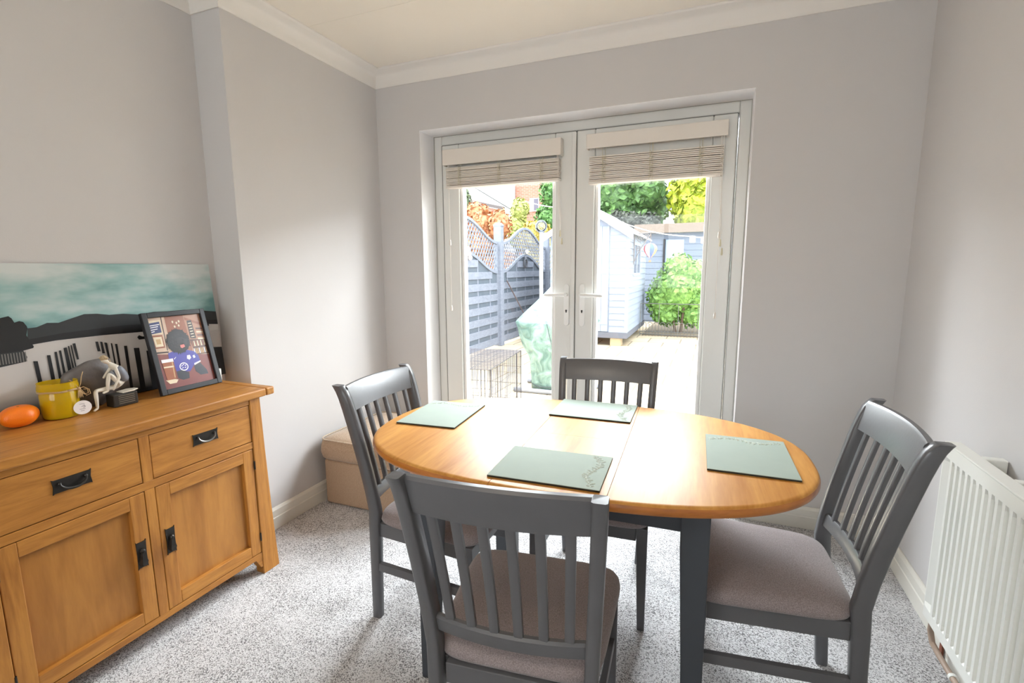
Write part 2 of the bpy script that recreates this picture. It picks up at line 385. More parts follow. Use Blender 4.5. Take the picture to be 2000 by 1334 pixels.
# ------------------------------------------------------------------ venetian blinds
def blind(label, x0, x1, vz0, vz1, st0, st1, nslat, tapes, cordx, wandx, cord_len, tilt):
    y = FY-.035
    b = thing('venetian_blind', label, 'blind', ((x0+x1)/2, y, vz1), 0, 'venetian blinds on the patio doors'); cx = (x0+x1)/2
    X0, X1 = x0-cx, x1-cx; Z = vz1
    m = MB(); m.box(X0-.012, X1+.012, -.036, -.026, vz0-Z, 0); m.box(X0-.012, X0-.004, -.026, .018, vz0-Z, 0); m.box(X1+.004, X1+.012, -.026, .018, vz0-Z, 0)
    m.build('valance', M_val, b, bevel=.003)
    m = MB(); m.box(X0, X1, -.02, .018, vz0-Z+.012, -.006); m.build('head_rail', M_cream, b)
    m = MB(); pitch_ = (st1-st0)/nslat
    rnd = random.Random(3 if cx > 1.3 else 5)
    for i in range(nslat):
        zc = st0-Z+(i+.5)*pitch_; dz = rnd.uniform(-.0012, .0012); ti = tilt+rnd.uniform(-.02, .02)
        c, s_ = math.cos(ti), math.sin(ti); th = pitch_*.36
        x_a = X0+.004+rnd.uniform(-.002, .002); x_b = X1-.004+rnd.uniform(-.002, .002)
        hw = .024
        pr = [(-hw*c, -hw*s_-th), (hw*c, hw*s_-th), (hw*c, hw*s_+th), (-hw*c, -hw*s_+th)]
        m.loft([[(xx, p, zc+dz+q) for p, q in pr] for xx in (x_a, x_b)])
    m.build('slats', M_cream, b, bevel=.0008, seg=1)
    m = MB(); m.box(X0+.002, X1-.002, -.026, .026, st0-Z-.016, st0-Z-.001); m.build('bottom_rail', M_cream, b, bevel=.003)
    for tx in tapes:
        m = MB()
        for yy in (-.029, .029):
            for q in range(nslat):
                zc = st0-Z+q*pitch_
                m.tube([(tx-cx-.008+rnd.uniform(-.004, .004), yy, zc), (tx-cx+rnd.uniform(-.006, .010), yy-.002, zc+pitch_*.5), (tx-cx-.008+rnd.uniform(-.004, .004), yy, zc+pitch_)], .0012, 4)
            m.tube([(tx-cx+.006, yy, st0-Z-.016), (tx-cx+.006, yy, vz0-Z+.02)], .0010, 4)
            m.tube([(tx-cx-.010, yy, st0-Z-.016), (tx-cx-.010, yy, vz0-Z+.02)], .0010, 4)
        m.tube([(tx-cx, 0, st0-Z-.002), (tx-cx, 0, vz0-Z+.02)], .0012, 4)
        m.build('ladder_cord', M_tape, b)
    m = MB(); zz = vz0-Z
    m.tube([(cordx-cx, -.030, zz+.02), (cordx-cx+.004, -.034, st0-Z), (cordx-cx+.012, -.034, st0-Z-cord_len*.5), (cordx-cx+.022, -.034, st0-Z-cord_len)], .0013, 5)
    m.tube([(cordx-cx+.006, -.030, zz+.02), (cordx-cx+.010, -.034, st0-Z), (cordx-cx+.020, -.034, st0-Z-cord_len*.6), (cordx-cx+.026, -.036, st0-Z-cord_len*.92)], .0013, 5)
    cd = m.build('pull_cord', M_val, b)
    for dx, dz in ((.022, 0), (.032, -.045)):
        m = MB(); m.lathe([(.002, .0), (.004, -.004), (.006, -.03), (.0055, -.036), (.001, -.038)], 10, (cordx-cx+dx, -.036, st0-Z-cord_len+dz)); m.build('tassel', M_tape, cd, smooth=40)
    m = MB(); m.tube([(wandx-cx, -.032, zz+.02), (wandx-cx, -.034, 1.05-Z+.03)], .0014, 5); wd = m.build('tilt_cord', M_val, b)
    for dz in (.0, .42):
        m = MB(); m.lathe([(.002, .0), (.005, -.004), (.007, -.026), (.006, -.034), (.001, -.036)], 10, (wandx-cx, -.034, 1.08-Z+dz)); m.build('tassel', M_val, wd, smooth=40)
    return b
blind('white venetian blind drawn up on the left patio door', .425, 1.175, 1.958, 2.052, 1.835, 1.945, 13, (.53, .80, 1.07), 1.165, .455, .30, -.05)
blind('cream venetian blind drawn up on the right patio door, gap under its valance', 1.345, 2.050, 1.975, 2.052, 1.800, 1.935, 14, (1.435, 1.69, 1.94), 2.03, 2.045, .34, .03)

# ------------------------------------------------------------------ radiator
rd = thing('radiator', 'white ribbed wall radiator on the right wall', 'radiator', (2.748, -1.42, .16))
RY0, RY1, RZ = -.62, .60, .60
m = MB(); pitch_ = .0333; n = int((RY1-RY0-.03)/pitch_); ys = []
y = RY0+.015; prof2 = [(RY0, -.0115)]
for i in range(n):
    a = y+i*pitch_; prof2 += [(a+.001, .0065), (a+.006, .0065), (a+.0125, -.0115), (a+.0255, -.0115), (a+.0315, .0065)]
prof2.append((RY1, -.0115))
for (za, zb, f0, f1) in ((.035, .050, 0, 1), (.050, RZ-.055, 1, 1), (RZ-.055, RZ-.040, 1, 0)):
    m.loft([[((p[1] if f0 else -.0115), p[0], za) for p in prof2], [((p[1] if f1 else -.0115), p[0], zb) for p in prof2]], cap=False, closed=False)
m.box(-.0115, .0, RY0, RY1, RZ-.040, RZ); m.box(-.0115, 0, RY0, RY1, 0, .035)
m.box(-.0115, 0, RY1, RY1+.004, 0, RZ); m.box(-.0115, 0, RY0-.004, RY0, 0, RZ)
m.build('front_panel', M_rad, rd, smooth=30)
m = MB(); m.box(.008, .030, RY0, RY1, .01, RZ-.004); m.build('rear_panel', M_rad, rd, bevel=.004)
m = MB(); m.box(-.012, .030, RY0-.004, RY1+.004, RZ, RZ+.006)
m.build('top_grille', M_rad, rd, bevel=.002)
for yy in (.47, .30):
    m = MB(); m.box(.030, .082, yy-.014, yy+.014, RZ-.10, RZ+.006); m.build('bracket', M_rad, rd, bevel=.003)
m = MB(); m.tube([(.02, RY1+.004, .03), (.02, RY1+.03, .03)], .010, 10); m.tube([(.02, RY1+.03, .03), (.02, RY1+.03, -.03)], .012, 10); m.build('valve', M_ironl, rd, smooth=40)
m = MB(); pts = [(2.775, -.79, .15), (2.775, -.785, .085), (2.778, -.80, .05), (2.785, -.85, .035), (2.79, -1.0, .03), (2.79, -1.6, .03), (2.79, -2.3, .03)]
m.tube(pts, .009, 10)
pp = tag(m.build('heating_pipe', plain('painted_copper_pipe', (168, 146, 130), .5, var=.25, scale=30), smooth=40), 'old painted copper heating pipe under the white radiator', 'pipe')
for yy in (-.93, -1.25):
    m = MB(); m.lathe([(.013, -.006), (.013, .006)], 14); c_ = m.build('pipe_clip', M_rad, pp); c_.rotation_euler = (PI/2, 0, 0); c_.location = (2.79, yy, .031)
m = MB()   # torn wallpaper / exposed timber where the pipe leaves the skirting
m.prism([(0, .0), (.02, .0), (.018, .06), (.012, .09), (.002, .07)], 'x', 2.806, 2.812)
cw = tag(m.build('wood_offcut', plain('raw_brown_wood', (128, 76, 56), .8, var=.3, scale=40)), 'small broken brown wood piece by the corner of the radiator', 'wood scrap'); cw.location = (0, -.80, 0.0)

# ------------------------------------------------------------------ dining chairs
CH = .908; ZS = .435
def post_y(z):
    return -.03+.03*z/.447 if z < .447 else -.105*((z-.447)/(CH-.447))**1.25
def post_hx(z): return .180+(.219-.180)*z/CH
PT = .030
def rail_ring(x, yb, z0, z1, th, lean):
    return [(x, yb-th/2-lean*0, z0), (x, yb+th/2, z0), (x, yb+th/2+lean, z1-.006), (x, yb+th/4+lean, z1), (x, yb-th/4+lean, z1), (x, yb-th/2+lean, z1-.006)]
def curved_rail(z0, z1, bow, th, nseg=14, arch=0.):
    m = MB(); rings = []
    hx = post_hx((z0+z1)/2)-PT*.8; y0 = post_y(z0)-.018; lean = post_y(z1)-post_y(z0)
    for i in range(nseg+1):
        u = -1+2*i/nseg; b = -bow*(1-u*u); a = arch*(1-u*u)
        rings.append(rail_ring(hx*u, y0+b, z0, z1+a, th, lean))
    m.loft(rings); return m
def make_chair(label, group):
    c = thing('dining_chair', label, 'chair', (0, 0, 0), 0, group)
    for s in (-1, 1):
        m = MB(); rings = []
        zs = [0, .1, .2, .3, .38, .447, .52, .6, .68, .76, .82, .86, .885, .900, .908]
        for z in zs:
            x = post_hx(z)*s; yf = post_y(z); d = .034+.010*min(1, z/.4)
            if z > .82: k = (z-.82)/(.908-.82); yf -= .010*k*k; d *= 1-.05*k
            if z > .89: yf -= .010*(z-.89)/.018; d -= .006*(z-.89)/.018
            xi = x-s*PT; a, b = min(x, xi), max(x, xi)
            e = .004
            rings.append([(a+e, yf-d, z), (b-e, yf-d, z), (b, yf-d+e, z), (b, yf-e, z), (b-e, yf, z), (a+e, yf, z), (a, yf-e, z), (a, yf-d+e, z)])
        m.loft(rings); m.build('rear_leg', M_chair, c, smooth=50, bevel=.0)
    curved_rail(.815, .903, .022, .024, arch=.004).build('top_rail', M_chair, c, smooth=40)
    curved_rail(.487, .527, .022, .020).build('lower_rail', M_chair, c, smooth=40)
    for i in range(6):
        u = (-2.5+i)/3.15; m = MB(); rings = []
        for k in range(9):
            z = .518+(.822-.518)*k/8; hx = post_hx(z)-PT; bow = -.022*(1-u*u)
            xc = hx*u*1.0; yc = post_y(z)-.018+bow; w = .0105; t_ = .0065
            rings.append([(xc-w, yc-t_+.002, z), (xc-w+.003, yc-t_, z), (xc+w-.003, yc-t_, z), (xc+w, yc-t_+.002, z), (xc+w, yc+t_-.002, z), (xc+w-.003, yc+t_, z), (xc-w+.003, yc+t_, z), (xc-w, yc+t_-.002, z)])
        m.loft(rings); m.build('slat', M_chair, c, smooth=50)
    for s in (-1, 1):
        m = MB(); rings = []
        for z in (0, .15, .3, .36, .398):
            w = .026+.014*z/.4; xo = s*.218; yo = .385
            a, b = (xo-w, xo) if s > 0 else (xo, xo+w)
            rings.append([(a, yo-w, z), (b, yo-w, z), (b, yo, z), (a, yo, z)])
        m.loft(rings); m.build('front_leg', M_chair, c, bevel=.002)
    m = MB()
    m.box(-.178, .178, .358, .378, .345, .398); m.box(-.158, .158, -.028, -.006, .345, .398)
    for s in (-1, 1):
        p = [(s*.160, -.006), (s*.185, -.006), (s*.212, .350), (s*.187, .350)]
        if s < 0: p.reverse()
        m.prism(p, 'z', .345, .398)
    m.build('seat_frame', M_chair, c, bevel=.002)
    for s in (-1, 1):
        m = MB(); m.loft([[(s*.178-.009, -.02, .205), (s*.178+.009, -.02, .205), (s*.178+.009, -.02, .237), (s*.178-.009, -.02, .237)], [(s*.204-.009, .362, .205), (s*.204+.009, .362, .205), (s*.204+.009, .362, .237), (s*.204-.009, .362, .237)]])
        m.build('stretcher', M_chair, c, bevel=.002)
    # upholstered drop-in seat
    m = MB(); n = 12; ring_n = []
    def outline(k, inset):
        pts = []
        for i in range(48):
            t_ = 2*PI*i/48; cx, sy = math.cos(t_), math.sin(t_)
            e = 2/6.5
            u = math.copysign(abs(cx)**e, cx); v = math.copysign(abs(sy)**e, sy)
            yy = .192+(.213-inset)*v*1.0
            hw = (.196+(.231-.196)*(v+1)/2)-inset
            pts.append((hw*u, yy))
        return pts
    rings = []
    for ins, z in ((.012, .398), (.002, .402), (-.002, .412), (0.0, .424), (.006, .434), (.016, .441), (.035, .447), (.07, .452), (.12, .456), (.17, .4575)):
        rings.append([(x, y_, z) for x, y_ in outline(0, ins)])
    m.loft(rings); m.build('seat', M_seat, c, smooth=True)
    return c
G = 'grey painted slat back chairs at the table'
chairA = make_chair('grey slat-back dining chair on the left side, in front of the beige footstool', G)
chairA.location = (.945, -1.167, 0); chairA.rotation_euler = (0, 0, math.radians(-89.5))
for lab, x, y, a in (('grey slat-back dining chair nearest the viewer, seen from behind', 1.639, -1.779, 6.5),
                     ('grey slat-back dining chair on the right side, next to the white radiator', 2.389, -1.136, 93.2),
                     ('grey slat-back dining chair on the far side, against the glazed doors', 1.615, -.675, 183.5)):
    c = copy_tree(chairA); c['label'] = lab; c.location = (x, y, 0); c.rotation_euler = (0, 0, math.radians(a))

# ------------------------------------------------------------------ dining table
tb = thing('dining_table', 'oval extending dining table, lacquered oak top on dark grey-blue legs', 'table', (1.618, -1.152, 0), math.radians(2.2))
TA, TBb, TN = .712, .448, 2.5; XS0, XS1 = -.140, .172
def se_y(x, a, b): return b*max(0., 1-abs(x/a)**TN)**(1/TN)
edge = [(.016, .720), (.004, .723), (0.0, .730), (0.0, .738), (.003, .745), (.009, .7492), (.016, .750)]
def top_piece(kind, name, label=None):
    m = MB(); rings = []
    for ins, z in edge:
        a, b = TA-ins, TBb-ins; pts = []
        if kind in ('L', 'R'):
            xs = XS0-.0007 if kind == 'L' else XS1+.0007; s = -1 if kind == 'L' else 1
            t0 = math.acos(min(1, (abs(xs)/a)**(TN/2)))
            for i in range(61):
                t_ = -t0+2*t0*i/60
                u = max(0., math.cos(t_))**(2/TN); v = math.copysign(abs(math.sin(t_))**(2/TN), math.sin(t_))
                pts.append((s*a*u, b*v))
        else:
            s = 1 if kind == 'B' else -1
            n = 14
            for i in range(n+1):
                x = XS0+.0007+(XS1-XS0-.0014)*i/n; pts.append((x, s*se_y(x, a, b)))
            pts += [(XS1-.0007, s*.0004), (XS0+.0007, s*.0004)]
        rings.append([(x, y, z) for x, y in pts])
    m.loft(rings)
    # edge faces take the darker edge timber
    nr = len(rings[0])
    for fi in range(len(m.f)):
        if fi < (len(rings)-3)*nr: m.m[fi] = 1
    o = m.build(name, [M_table, M_tedge], tb, smooth=35)
    return o
top_piece('L', 'tabletop'); top_piece('R', 'tabletop'); top_piece('B', 'extension_leaf'); top_piece('F', 'extension_leaf')
LX, LY = .420, .350
m = MB()
m.box(-LX+.04, LX-.04, -LY+.015, -LY+.035, .645, .7195); m.box(-LX+.04, LX-.04, LY-.035, LY-.015, .645, .7195)
m.box(-LX+.015, -LX+.035, -LY+.04, LY-.04, .645, .7195); m.box(LX-.035, LX-.015, -LY+.04, LY-.04, .645, .7195)
m.build('apron', M_apron, tb, bevel=.002)
for sx in (-1, 1):
    for sy in (-1, 1):
        m = MB(); rings = []
        for z, w in ((0, .046), (.3, .056), (.6, .070), (.7195, .072)):
            xo, yo = sx*LX, sy*LY; xi, yi = xo-sx*w, yo-sy*w
            a, b = sorted((xo, xi)); c_, d_ = sorted((yo, yi))
            rings.append([(a, c_, z), (b, c_, z), (b, d_, z), (a, d_, z)])
        m.loft(rings); m.build('leg', M_apron, tb, bevel=.003)

# ------------------------------------------------------------------ placemats
def placemat(label, x, y, rz, mirror=False):
    p = thing('placemat', label, 'placemat', (x, y, .7502), math.radians(rz), 'sage green placemats on the dining table')
    m = MB(); m.box(-.155, .155, -.1175, .1175, 0, .0045); b = m.build('board', M_matedge, p, bevel=.001)
    m = MB(); m.box(-.155, .155, -.1175, .1175, .0045, .0062); m.build('printed_face', M_mat, p, bevel=.0008)
    m = MB(); rnd = random.Random(int(x*1000)); z = .00645   # embossed sprig along one short end
    def stroke(pts): m.tube([(q[0], q[1], z) for q in pts], .00055, 4)
    yy = -.105
    stem = []
    while yy < .108:
        xx = .118+.012*math.sin(yy*40); stem.append((xx, yy)); yy += .012
    if True:
        for i, (sx, sy) in enumerate(stem):
            for s in (-1, 1):
                L_ = rnd.uniform(.012, .022); an = rnd.uniform(.4, 1.0)*s
                ex, ey = sx+L_*math.sin(an), sy+L_*math.cos(an)*.7
                mx_, my_ = (sx+ex)/2+.003*s, (sy+ey)/2
                if abs(ey) < .112 and ex < .150: stroke([(sx, sy), (mx_, my_), (ex, ey)]); stroke([(sx, sy), (mx_-.006*s, my_+.003), (ex, ey)])
        for i in range(0, len(stem)-1, 2): stroke([stem[i], stem[i+1]])
    m.build('embossed_sprig', M_matline, p)
    return p
placemat('sage green placemat at the left end of the table', 1.068, -1.093, 94.5)
placemat('sage green placemat on the far side of the table, by the glazed doors', 1.560+.053, -.838, 1.5)
placemat('sage green placemat on the near side of the table, closest to the viewer', 1.625, -1.437, 2.5)
placemat('sage green placemat at the right end of the table', 2.150, -1.140, 88.5+3)

# ------------------------------------------------------------------ footstool
ot = thing('footstool', 'beige fabric storage footstool in the corner behind the left chair', 'footstool', (.335, -.40, 0))
m = MB(); m.box(-.285, .285, -.285, .265, .006, .262); m.build('base', M_ott, ot, bevel=.012, seg=3)
m = MB(); rings = []
def rr(hx, hy, r, z, n=6):
    pts = []
    for cx, cy, a0 in ((hx-r, hy-r, 0), (-hx+r, hy-r, PI/2), (-hx+r, -hy+r, PI), (hx-r, -hy+r, 1.5*PI)):
        for k in range(n+1): a = a0+PI/2*k/n; pts.append((cx+r*math.cos(a), cy+r*math.sin(a)-.012, z))
    return pts
for ins, z in ((.03, .266), (.012, .268), (.002, .280), (-.004, .31), (-.002, .345), (.004, .372), (.02, .385), (.05, .395), (.10, .402), (.18, .406), (.26, .408)):
    rings.append(rr(.305-ins, .292-ins, max(.02, .05-ins*.2), z))
m.loft(rings); lid = m.build('lid', M_ott, ot, smooth=True)
m = MB(); rp = rr(.300, .287, .05, .383); m.tube([Vector(q) for q in rp+[rp[0]]], .004, 6, cap=False); m.build('piping', M_pipe_f, lid, smooth=True)
for sx in (-1, 1):
    for sy in (-1, 1):
        m = MB(); m.lathe([(.016, 0), (.018, .007)], 12, (sx*.25, sy*.24-.01, 0)); m.build('foot', M_black, ot)

# ------------------------------------------------------------------ sideboard
SX1 = .27; SXB = -.150; SY0, SY1 = -2.150, -1.262; TOPZ = .82
sb = thing('sideboard', 'golden oak sideboard with two drawers and two doors', 'sideboard', (0, -1.70, 0))
oy = 1.70
def B(m, x0, x1, y0, y1, z0, z1): m.box(x0, x1, y0+oy, y1+oy, z0, z1); return m
m = MB(); B(m, -.160, .288, -2.215, -1.232, .786, TOPZ); m.build('top', M_oakx, sb, bevel=.006)
m = MB(); B(m, -.160, .288, -1.231, -1.190, .786, TOPZ); m.build('top_end_cap', wood('oak_grain_x', (192, 132, 60), (152, 96, 38), (1, 9, 9), .42, 3.2), sb, bevel=.006)
m = MB(); B(m, -.145, .262, -1.300, -1.268, .06, .786); m.build('side_panel', M_oakz, sb, bevel=.002)
m = MB(); B(m, -.145, .262, -2.155, -2.120, .06, .786); m.build('side_panel', M_oakz, sb, bevel=.002)
m = MB(); B(m, -.15, -.145, -2.15, -1.27, .06, .786); m.build('back_panel', M_oakz, sb)
m = MB(); B(m, -.145, .240, -2.12, -1.30, .085, .1); m.build('bottom_panel', M_oakx, sb)
# front posts, flared at the foot
def fpost(yi, yo_t, yo_b, x0, x1):
    m = MB(); rings = []
    for z, k in ((0, 1.), (.1, .8), (.3, .48), (.55, .2), (.786, 0.)):
        yo = yo_t+(yo_b-yo_t)*k; a, b = sorted((yi+oy, yo+oy))
        rings.append([(x0, a, z), (x1, a, z), (x1, b, z), (x0, b, z)])
    return m.loft(rings)
for x0, x1 in ((.225, .272), (-.15, -.105)):
    fpost(-1.303, -1.253, -1.222, x0, x1).build('post', M_oakz, sb, bevel=.003)
    fpost(-2.117, -2.165, -2.196, x0, x1).build('post', M_oakz, sb, bevel=.003)
# rails
for a_, b_ in ((.762, .786), (.574, .602)):
    m = MB(); B(m, .232, .268, -2.117, -1.303, a_, b_); m.build('rail', M_oakx, sb, bevel=.0015)
m = MB(); arch = [(-2.117, .102), (-1.303, .102), (-1.303, .035), (-1.312, .035), (-1.335, .078), (-2.085, .078), (-2.108, .035), (-2.117, .035)]
m.prism([(a+oy, b) for a, b in arch], 'x', .232, .268); m.build('plinth_rail', M_oakx, sb, bevel=.0015)
for a_, b_ in ((.102, .574), (.602, .762)):
    m = MB(); B(m, .232, .268, -1.732, -1.700, a_, b_); m.build('middle_stile', M_oakz, sb, bevel=.0015)
m = MB(); B(m, .225, .231, -2.115, -1.305, .10, .78); m.build('inner_shadow_board', plain('gap_shade_brown', (58, 38, 22), .9), sb)  # dark sheet behind the fronts paints shade into the gaps
def dhandle(parent, y, z, x):
    m = MB(); pr = [(-.050, -.023), (-.045, -.020), (.045, -.020), (.050, -.023), (.047, 0), (.050, .023), (.045, .020), (-.045, .020), (-.050, .023), (-.047, 0)]
    m.prism([(a+y, b+z) for a, b in pr], 'x', x, x+.003)
    for s in (-1, 1): m.ball((x+.006, y+s*.033, z+.007), .006, .005, .005)
    pts = []
    for k in range(13):
        a = PI*k/12; pts.append((x+.010+.006*math.sin(a), y-.033*math.cos(a), z+.007-.021*math.sin(a)))
    m.tube(pts, [.0024+.0019*math.sin(PI*k/12) for k in range(13)], 8, mi=1)
    m.build('handle', [M_iron, M_ironl if y > .1 else M_iron], parent, smooth=35)  # bail of the right drawer uses the paler iron
def drawer(y0, y1):
    m = MB(); B(m, .236, .267, y0, y1, .6045, .7595); d = m.build('drawer', M_oakx, sb, bevel=.002)
    dhandle(d, (y0+y1)/2+oy, .690, .267)
drawer(-1.698, -1.3055); drawer(-2.1145, -1.7345)
def door(y0, y1, hy, hinge_y):
    z0, z1 = .1045, .5715; w = .047
    m = MB(); B(m, .236, .251, y0+w-.004, y1-w+.004, z0+w-.004, z1-w+.004); d = m.build('door', M_panel, sb)
    for a_, b_ in ((y0, y0+w), (y1-w, y1)):
        m = MB(); B(m, .240, .268, a_, b_, z0, z1); m.build('door_stile', M_oakz, d, bevel=.0025)
    for a_, b_ in ((z0, z0+w), (z1-w, z1)):
        m = MB(); B(m, .240, .268, y0+w, y1-w, a_, b_); m.build('door_rail', M_oakx, d, bevel=.0025)
    zc = .360; m = MB()
    pr = [(-.016, -.050), (-.013, -.045), (.013, -.045), (.016, -.050), (.0145, 0), (.016, .050), (.013, .045), (-.013, .045), (-.016, .050), (-.0145, 0)]
    m.prism([(p_+hy+oy, q_+zc) for p_, q_ in pr], 'x', .268, .2715); yy = hy+oy
    m.ball((.277, yy, zc+.014), .008, .008, .008)
    m.loft([[(.278-a_, yy-b_, zc+c_), (.278-a_, yy+b_, zc+c_), (.278+a_, yy+b_*.7, zc+c_), (.278+a_, yy-b_*.7, zc+c_)] for a_, b_, c_ in ((.003, .004, .014), (.005, .008, -.004), (.007, .014, -.024), (.004, .010, -.036), (.001, .002, -.039))])
    m.build('handle', M_iron, d, smooth=35)
    for z in (.50, .175):
        m = MB(); m.tube([(.270, hinge_y+oy, z-.018), (.270, hinge_y+oy, z+.018)], .0035, 8); m.build('hinge', M_iron, d)
door(-1.698, -1.3055, -1.668, -1.304); door(-2.1145, -1.7345, -1.765, -2.116)

# ------------------------------------------------------------------ flat pictures (printed shapes stacked by tenths of a millimetre)
def flatmat(name, rgb, rough=.5): return plain(name, rgb, rough, var=.08, scale=40)
# seascape canvas
def skymat():
    m, nt, b = newmat('printed_teal_sky'); N = nt.nodes; L = nt.links
    tc = N.new('ShaderNodeTexCoord'); mp = N.new('ShaderNodeMapping'); mp.inputs['Scale'].default_value = (1, 2.2, 6.0); mp.inputs['Rotation'].default_value = (.12, 0, 0)
    L.new(tc.outputs['Object'], mp.inputs['Vector'])
    n1 = N.new('ShaderNodeTexNoise'); n1.inputs['Scale'].default_value = 1.6; n1.inputs['Detail'].default_value = 4; L.new(mp.outputs[0], n1.inputs['Vector'])
    sp = N.new('ShaderNodeSeparateXYZ'); L.new(tc.outputs['Object'], sp.inputs[0])
    a = N.new('ShaderNodeMath'); a.operation = 'MULTIPLY_ADD'; a.inputs[1].default_value = .9; a.inputs[2].default_value = -.33
    L.new(sp.outputs['Z'], a.inputs[0]); c = N.new('ShaderNodeMath'); c.operation = 'ADD'; L.new(a.outputs[0], c.inputs[0]); L.new(n1.outputs['Fac'], c.inputs[1])
    cr = N.new('ShaderNodeValToRGB'); e = cr.color_ramp.elements
    e[0].position = .40; e[0].color = lin((104, 146, 146))+(1,); e[1].position = .72; e[1].color = lin((206, 212, 210))+(1,)
    k = e.new(.52); k.color = lin((150, 184, 182))+(1,)
    L.new(c.outputs[0], cr.inputs['Fac']); L.new(cr.outputs['Color'], b.inputs['Base Color']); b.inputs['Roughness'].default_value = .45
    return m
def watermat():
    m, nt, b = newmat('printed_grey_water'); N = nt.nodes; L = nt.links
    tc = N.new('ShaderNodeTexCoord'); sp = N.new('ShaderNodeSeparateXYZ'); L.new(tc.outputs['Object'], sp.inputs[0])
    mp = N.new('ShaderNodeMapping'); mp.inputs['Scale'].default_value = (1, 3, 22); L.new(tc.outputs['Object'], mp.inputs['Vector'])
    n1 = N.new('ShaderNodeTexNoise'); n1.inputs['Scale'].default_value = 2; L.new(mp.outputs[0], n1.inputs['Vector'])
    a = N.new('ShaderNodeMath'); a.operation = 'MULTIPLY_ADD'; a.inputs[1].default_value = 11.0; a.inputs[2].default_value = -.28
    L.new(sp.outputs['Z'], a.inputs[0]); c = N.new('ShaderNodeMath'); c.operation = 'MULTIPLY_ADD'; c.inputs[1].default_value = .3
    L.new(n1.outputs['Fac'], c.inputs[0]); L.new(a.outputs[0], c.inputs[2])
    cr = N.new('ShaderNodeValToRGB'); e = cr.color_ramp.elements
    e[0].position = .0; e[0].color = lin((26, 27, 28))+(1,); e[1].position = .85; e[1].color = lin((196, 190, 186))+(1,)
    L.new(c.outputs[0], cr.inputs['Fac']); L.new(cr.outputs['Color'], b.inputs['Base Color']); b.inputs['Roughness'].default_value = .45
    return m
cvs = thing('canvas_picture', 'wide lake seascape canvas with dark posts leaning on the wall', 'picture', (-.122, -1.80, TOPZ+.004))
CY0, CY1, CHH = -.62, .699, .522
m = MB(); m.box(-.018, 0, CY0, CY1, 0, CHH); m.build('stretched_canvas', plain('canvas_side', (70, 78, 80), .7), cvs)
inks = [skymat(), watermat(), flatmat('print_black', (24, 24, 26)), flatmat('print_charcoal', (44, 46, 48)), flatmat('print_grey', (120, 118, 114)), flatmat('print_pale', (206, 202, 198))]
m = MB()
def sh(pts, layer, mi):
    m.poly([(.0004+.0003*layer, y+1.80, z) for y, z in pts], mi)
sh([(CY0-1.8, .24), (CY1-1.8, .24), (CY1-1.8, CHH), (CY0-1.8, CHH)], 0, 0)
sh([(CY0-1.8, 0), (CY1-1.8, 0), (CY1-1.8, .262), (CY0-1.8, .24)], 1, 1)
hills = [(-1.797, .3), (-1.772, .301), (-1.741, .313), (-1.708, .31), (-1.664, .323), (-1.626, .334), (-1.585, .332), (-1.544, .324), (-1.495, .324), (-1.44, .316), (-1.38, .322), (-1.28, .318), (-1.18, .312), (-1.101, .300), (-1.101, .236), (-1.2, .238), (-1.44, .244), (-1.58, .248), (-1.725, .248), (-1.806, .242)]
sh(hills, 2, 3)
sh([(-1.806, .242), (-1.725, .248), (-1.58, .248), (-1.44, .244), (-1.101, .236), (-1.101, .262), (-1.3, .27), (-1.5, .278), (-1.7, .272), (-1.80, .262)], 3, 2)
sh([(-2.42, .30), (-2.2, .36), (-2.0, .33), (-1.864, .341), (-1.84, .346), (-1.833, .338), (-1.828, .323), (-1.815, .327), (-1.805, .323), (-1.798, .308), (-1.797, .3), (-1.804, .277), (-1.79, .236), (-1.792, .231), (-1.824, .225), (-1.883, .22), (-2.42, .21)], 4, 2)
sh([(-2.42, .215), (-1.82, .226), (-1.813, .203), (-1.818, .188), (-1.89, .180), (-2.42, .16)], 5, 3)
for k in range(12): sh([(-1.90+k*.0075, .222), (-1.897+k*.0075, .222), (-1.898+k*.0075, .188), (-1.901+k*.0075, .188)], 6, 4)
for q in ([(-1.8, .186), (-1.788, .184), (-1.786, .05), (-1.798, .05)], [(-1.76, .2), (-1.75, .199), (-1.750, .05), (-1.762, .05)], [(-1.737, .208), (-1.73, .208), (-1.731, .05), (-1.741, .05)], [(-1.724, .211), (-1.717, .211), (-1.716, .05), (-1.724, .05)], [(-1.709, .218), (-1.699, .219), (-1.695, .08), (-1.708, .08)], [(-1.695, .223), (-1.691, .223), (-1.688, .12), (-1.694, .12)], [(-1.687, .225), (-1.683, .225), (-1.681, .14), (-1.685, .14)], [(-1.68, .23), (-1.671, .23), (-1.669, .17), (-1.676, .17)],
          [(-1.608, .227), (-1.599, .226), (-1.596, .188), (-1.606, .189)], [(-1.592, .225), (-1.585, .223), (-1.583, .178), (-1.592, .179)], [(-1.579, .22), (-1.57, .217), (-1.569, .155), (-1.576, .16)], [(-1.558, .214), (-1.553, .213), (-1.552, .11), (-1.558, .11)], [(-1.544, .209), (-1.536, .208), (-1.538, .06), (-1.544, .06)], [(-1.514, .197), (-1.503, .196), (-1.508, .003), (-1.519, .003)], [(-1.48, .183), (-1.46, .181), (-1.462, .002), (-1.482, .002)], [(-1.435, .165), (-1.412, .163), (-1.414, .002), (-1.437, .002)], [(-1.37, .15), (-1.34, .148), (-1.342, .002), (-1.372, .002)], [(-1.30, .13), (-1.262, .128), (-1.262, .002), (-1.30, .002)]):
    sh(q, 7, 2)
sh([(-1.46, .225), (-1.452, .232), (-1.44, .225), (-1.425, .224), (-1.425, .214), (-1.455, .214)], 7, 2)
sh([(-1.147, .245), (-1.101, .240), (-1.101, .215), (-1.147, .215)], 8, 5); sh([(-1.145, .136), (-1.101, .131), (-1.101, .0), (-1.138, .0)], 8, 2)
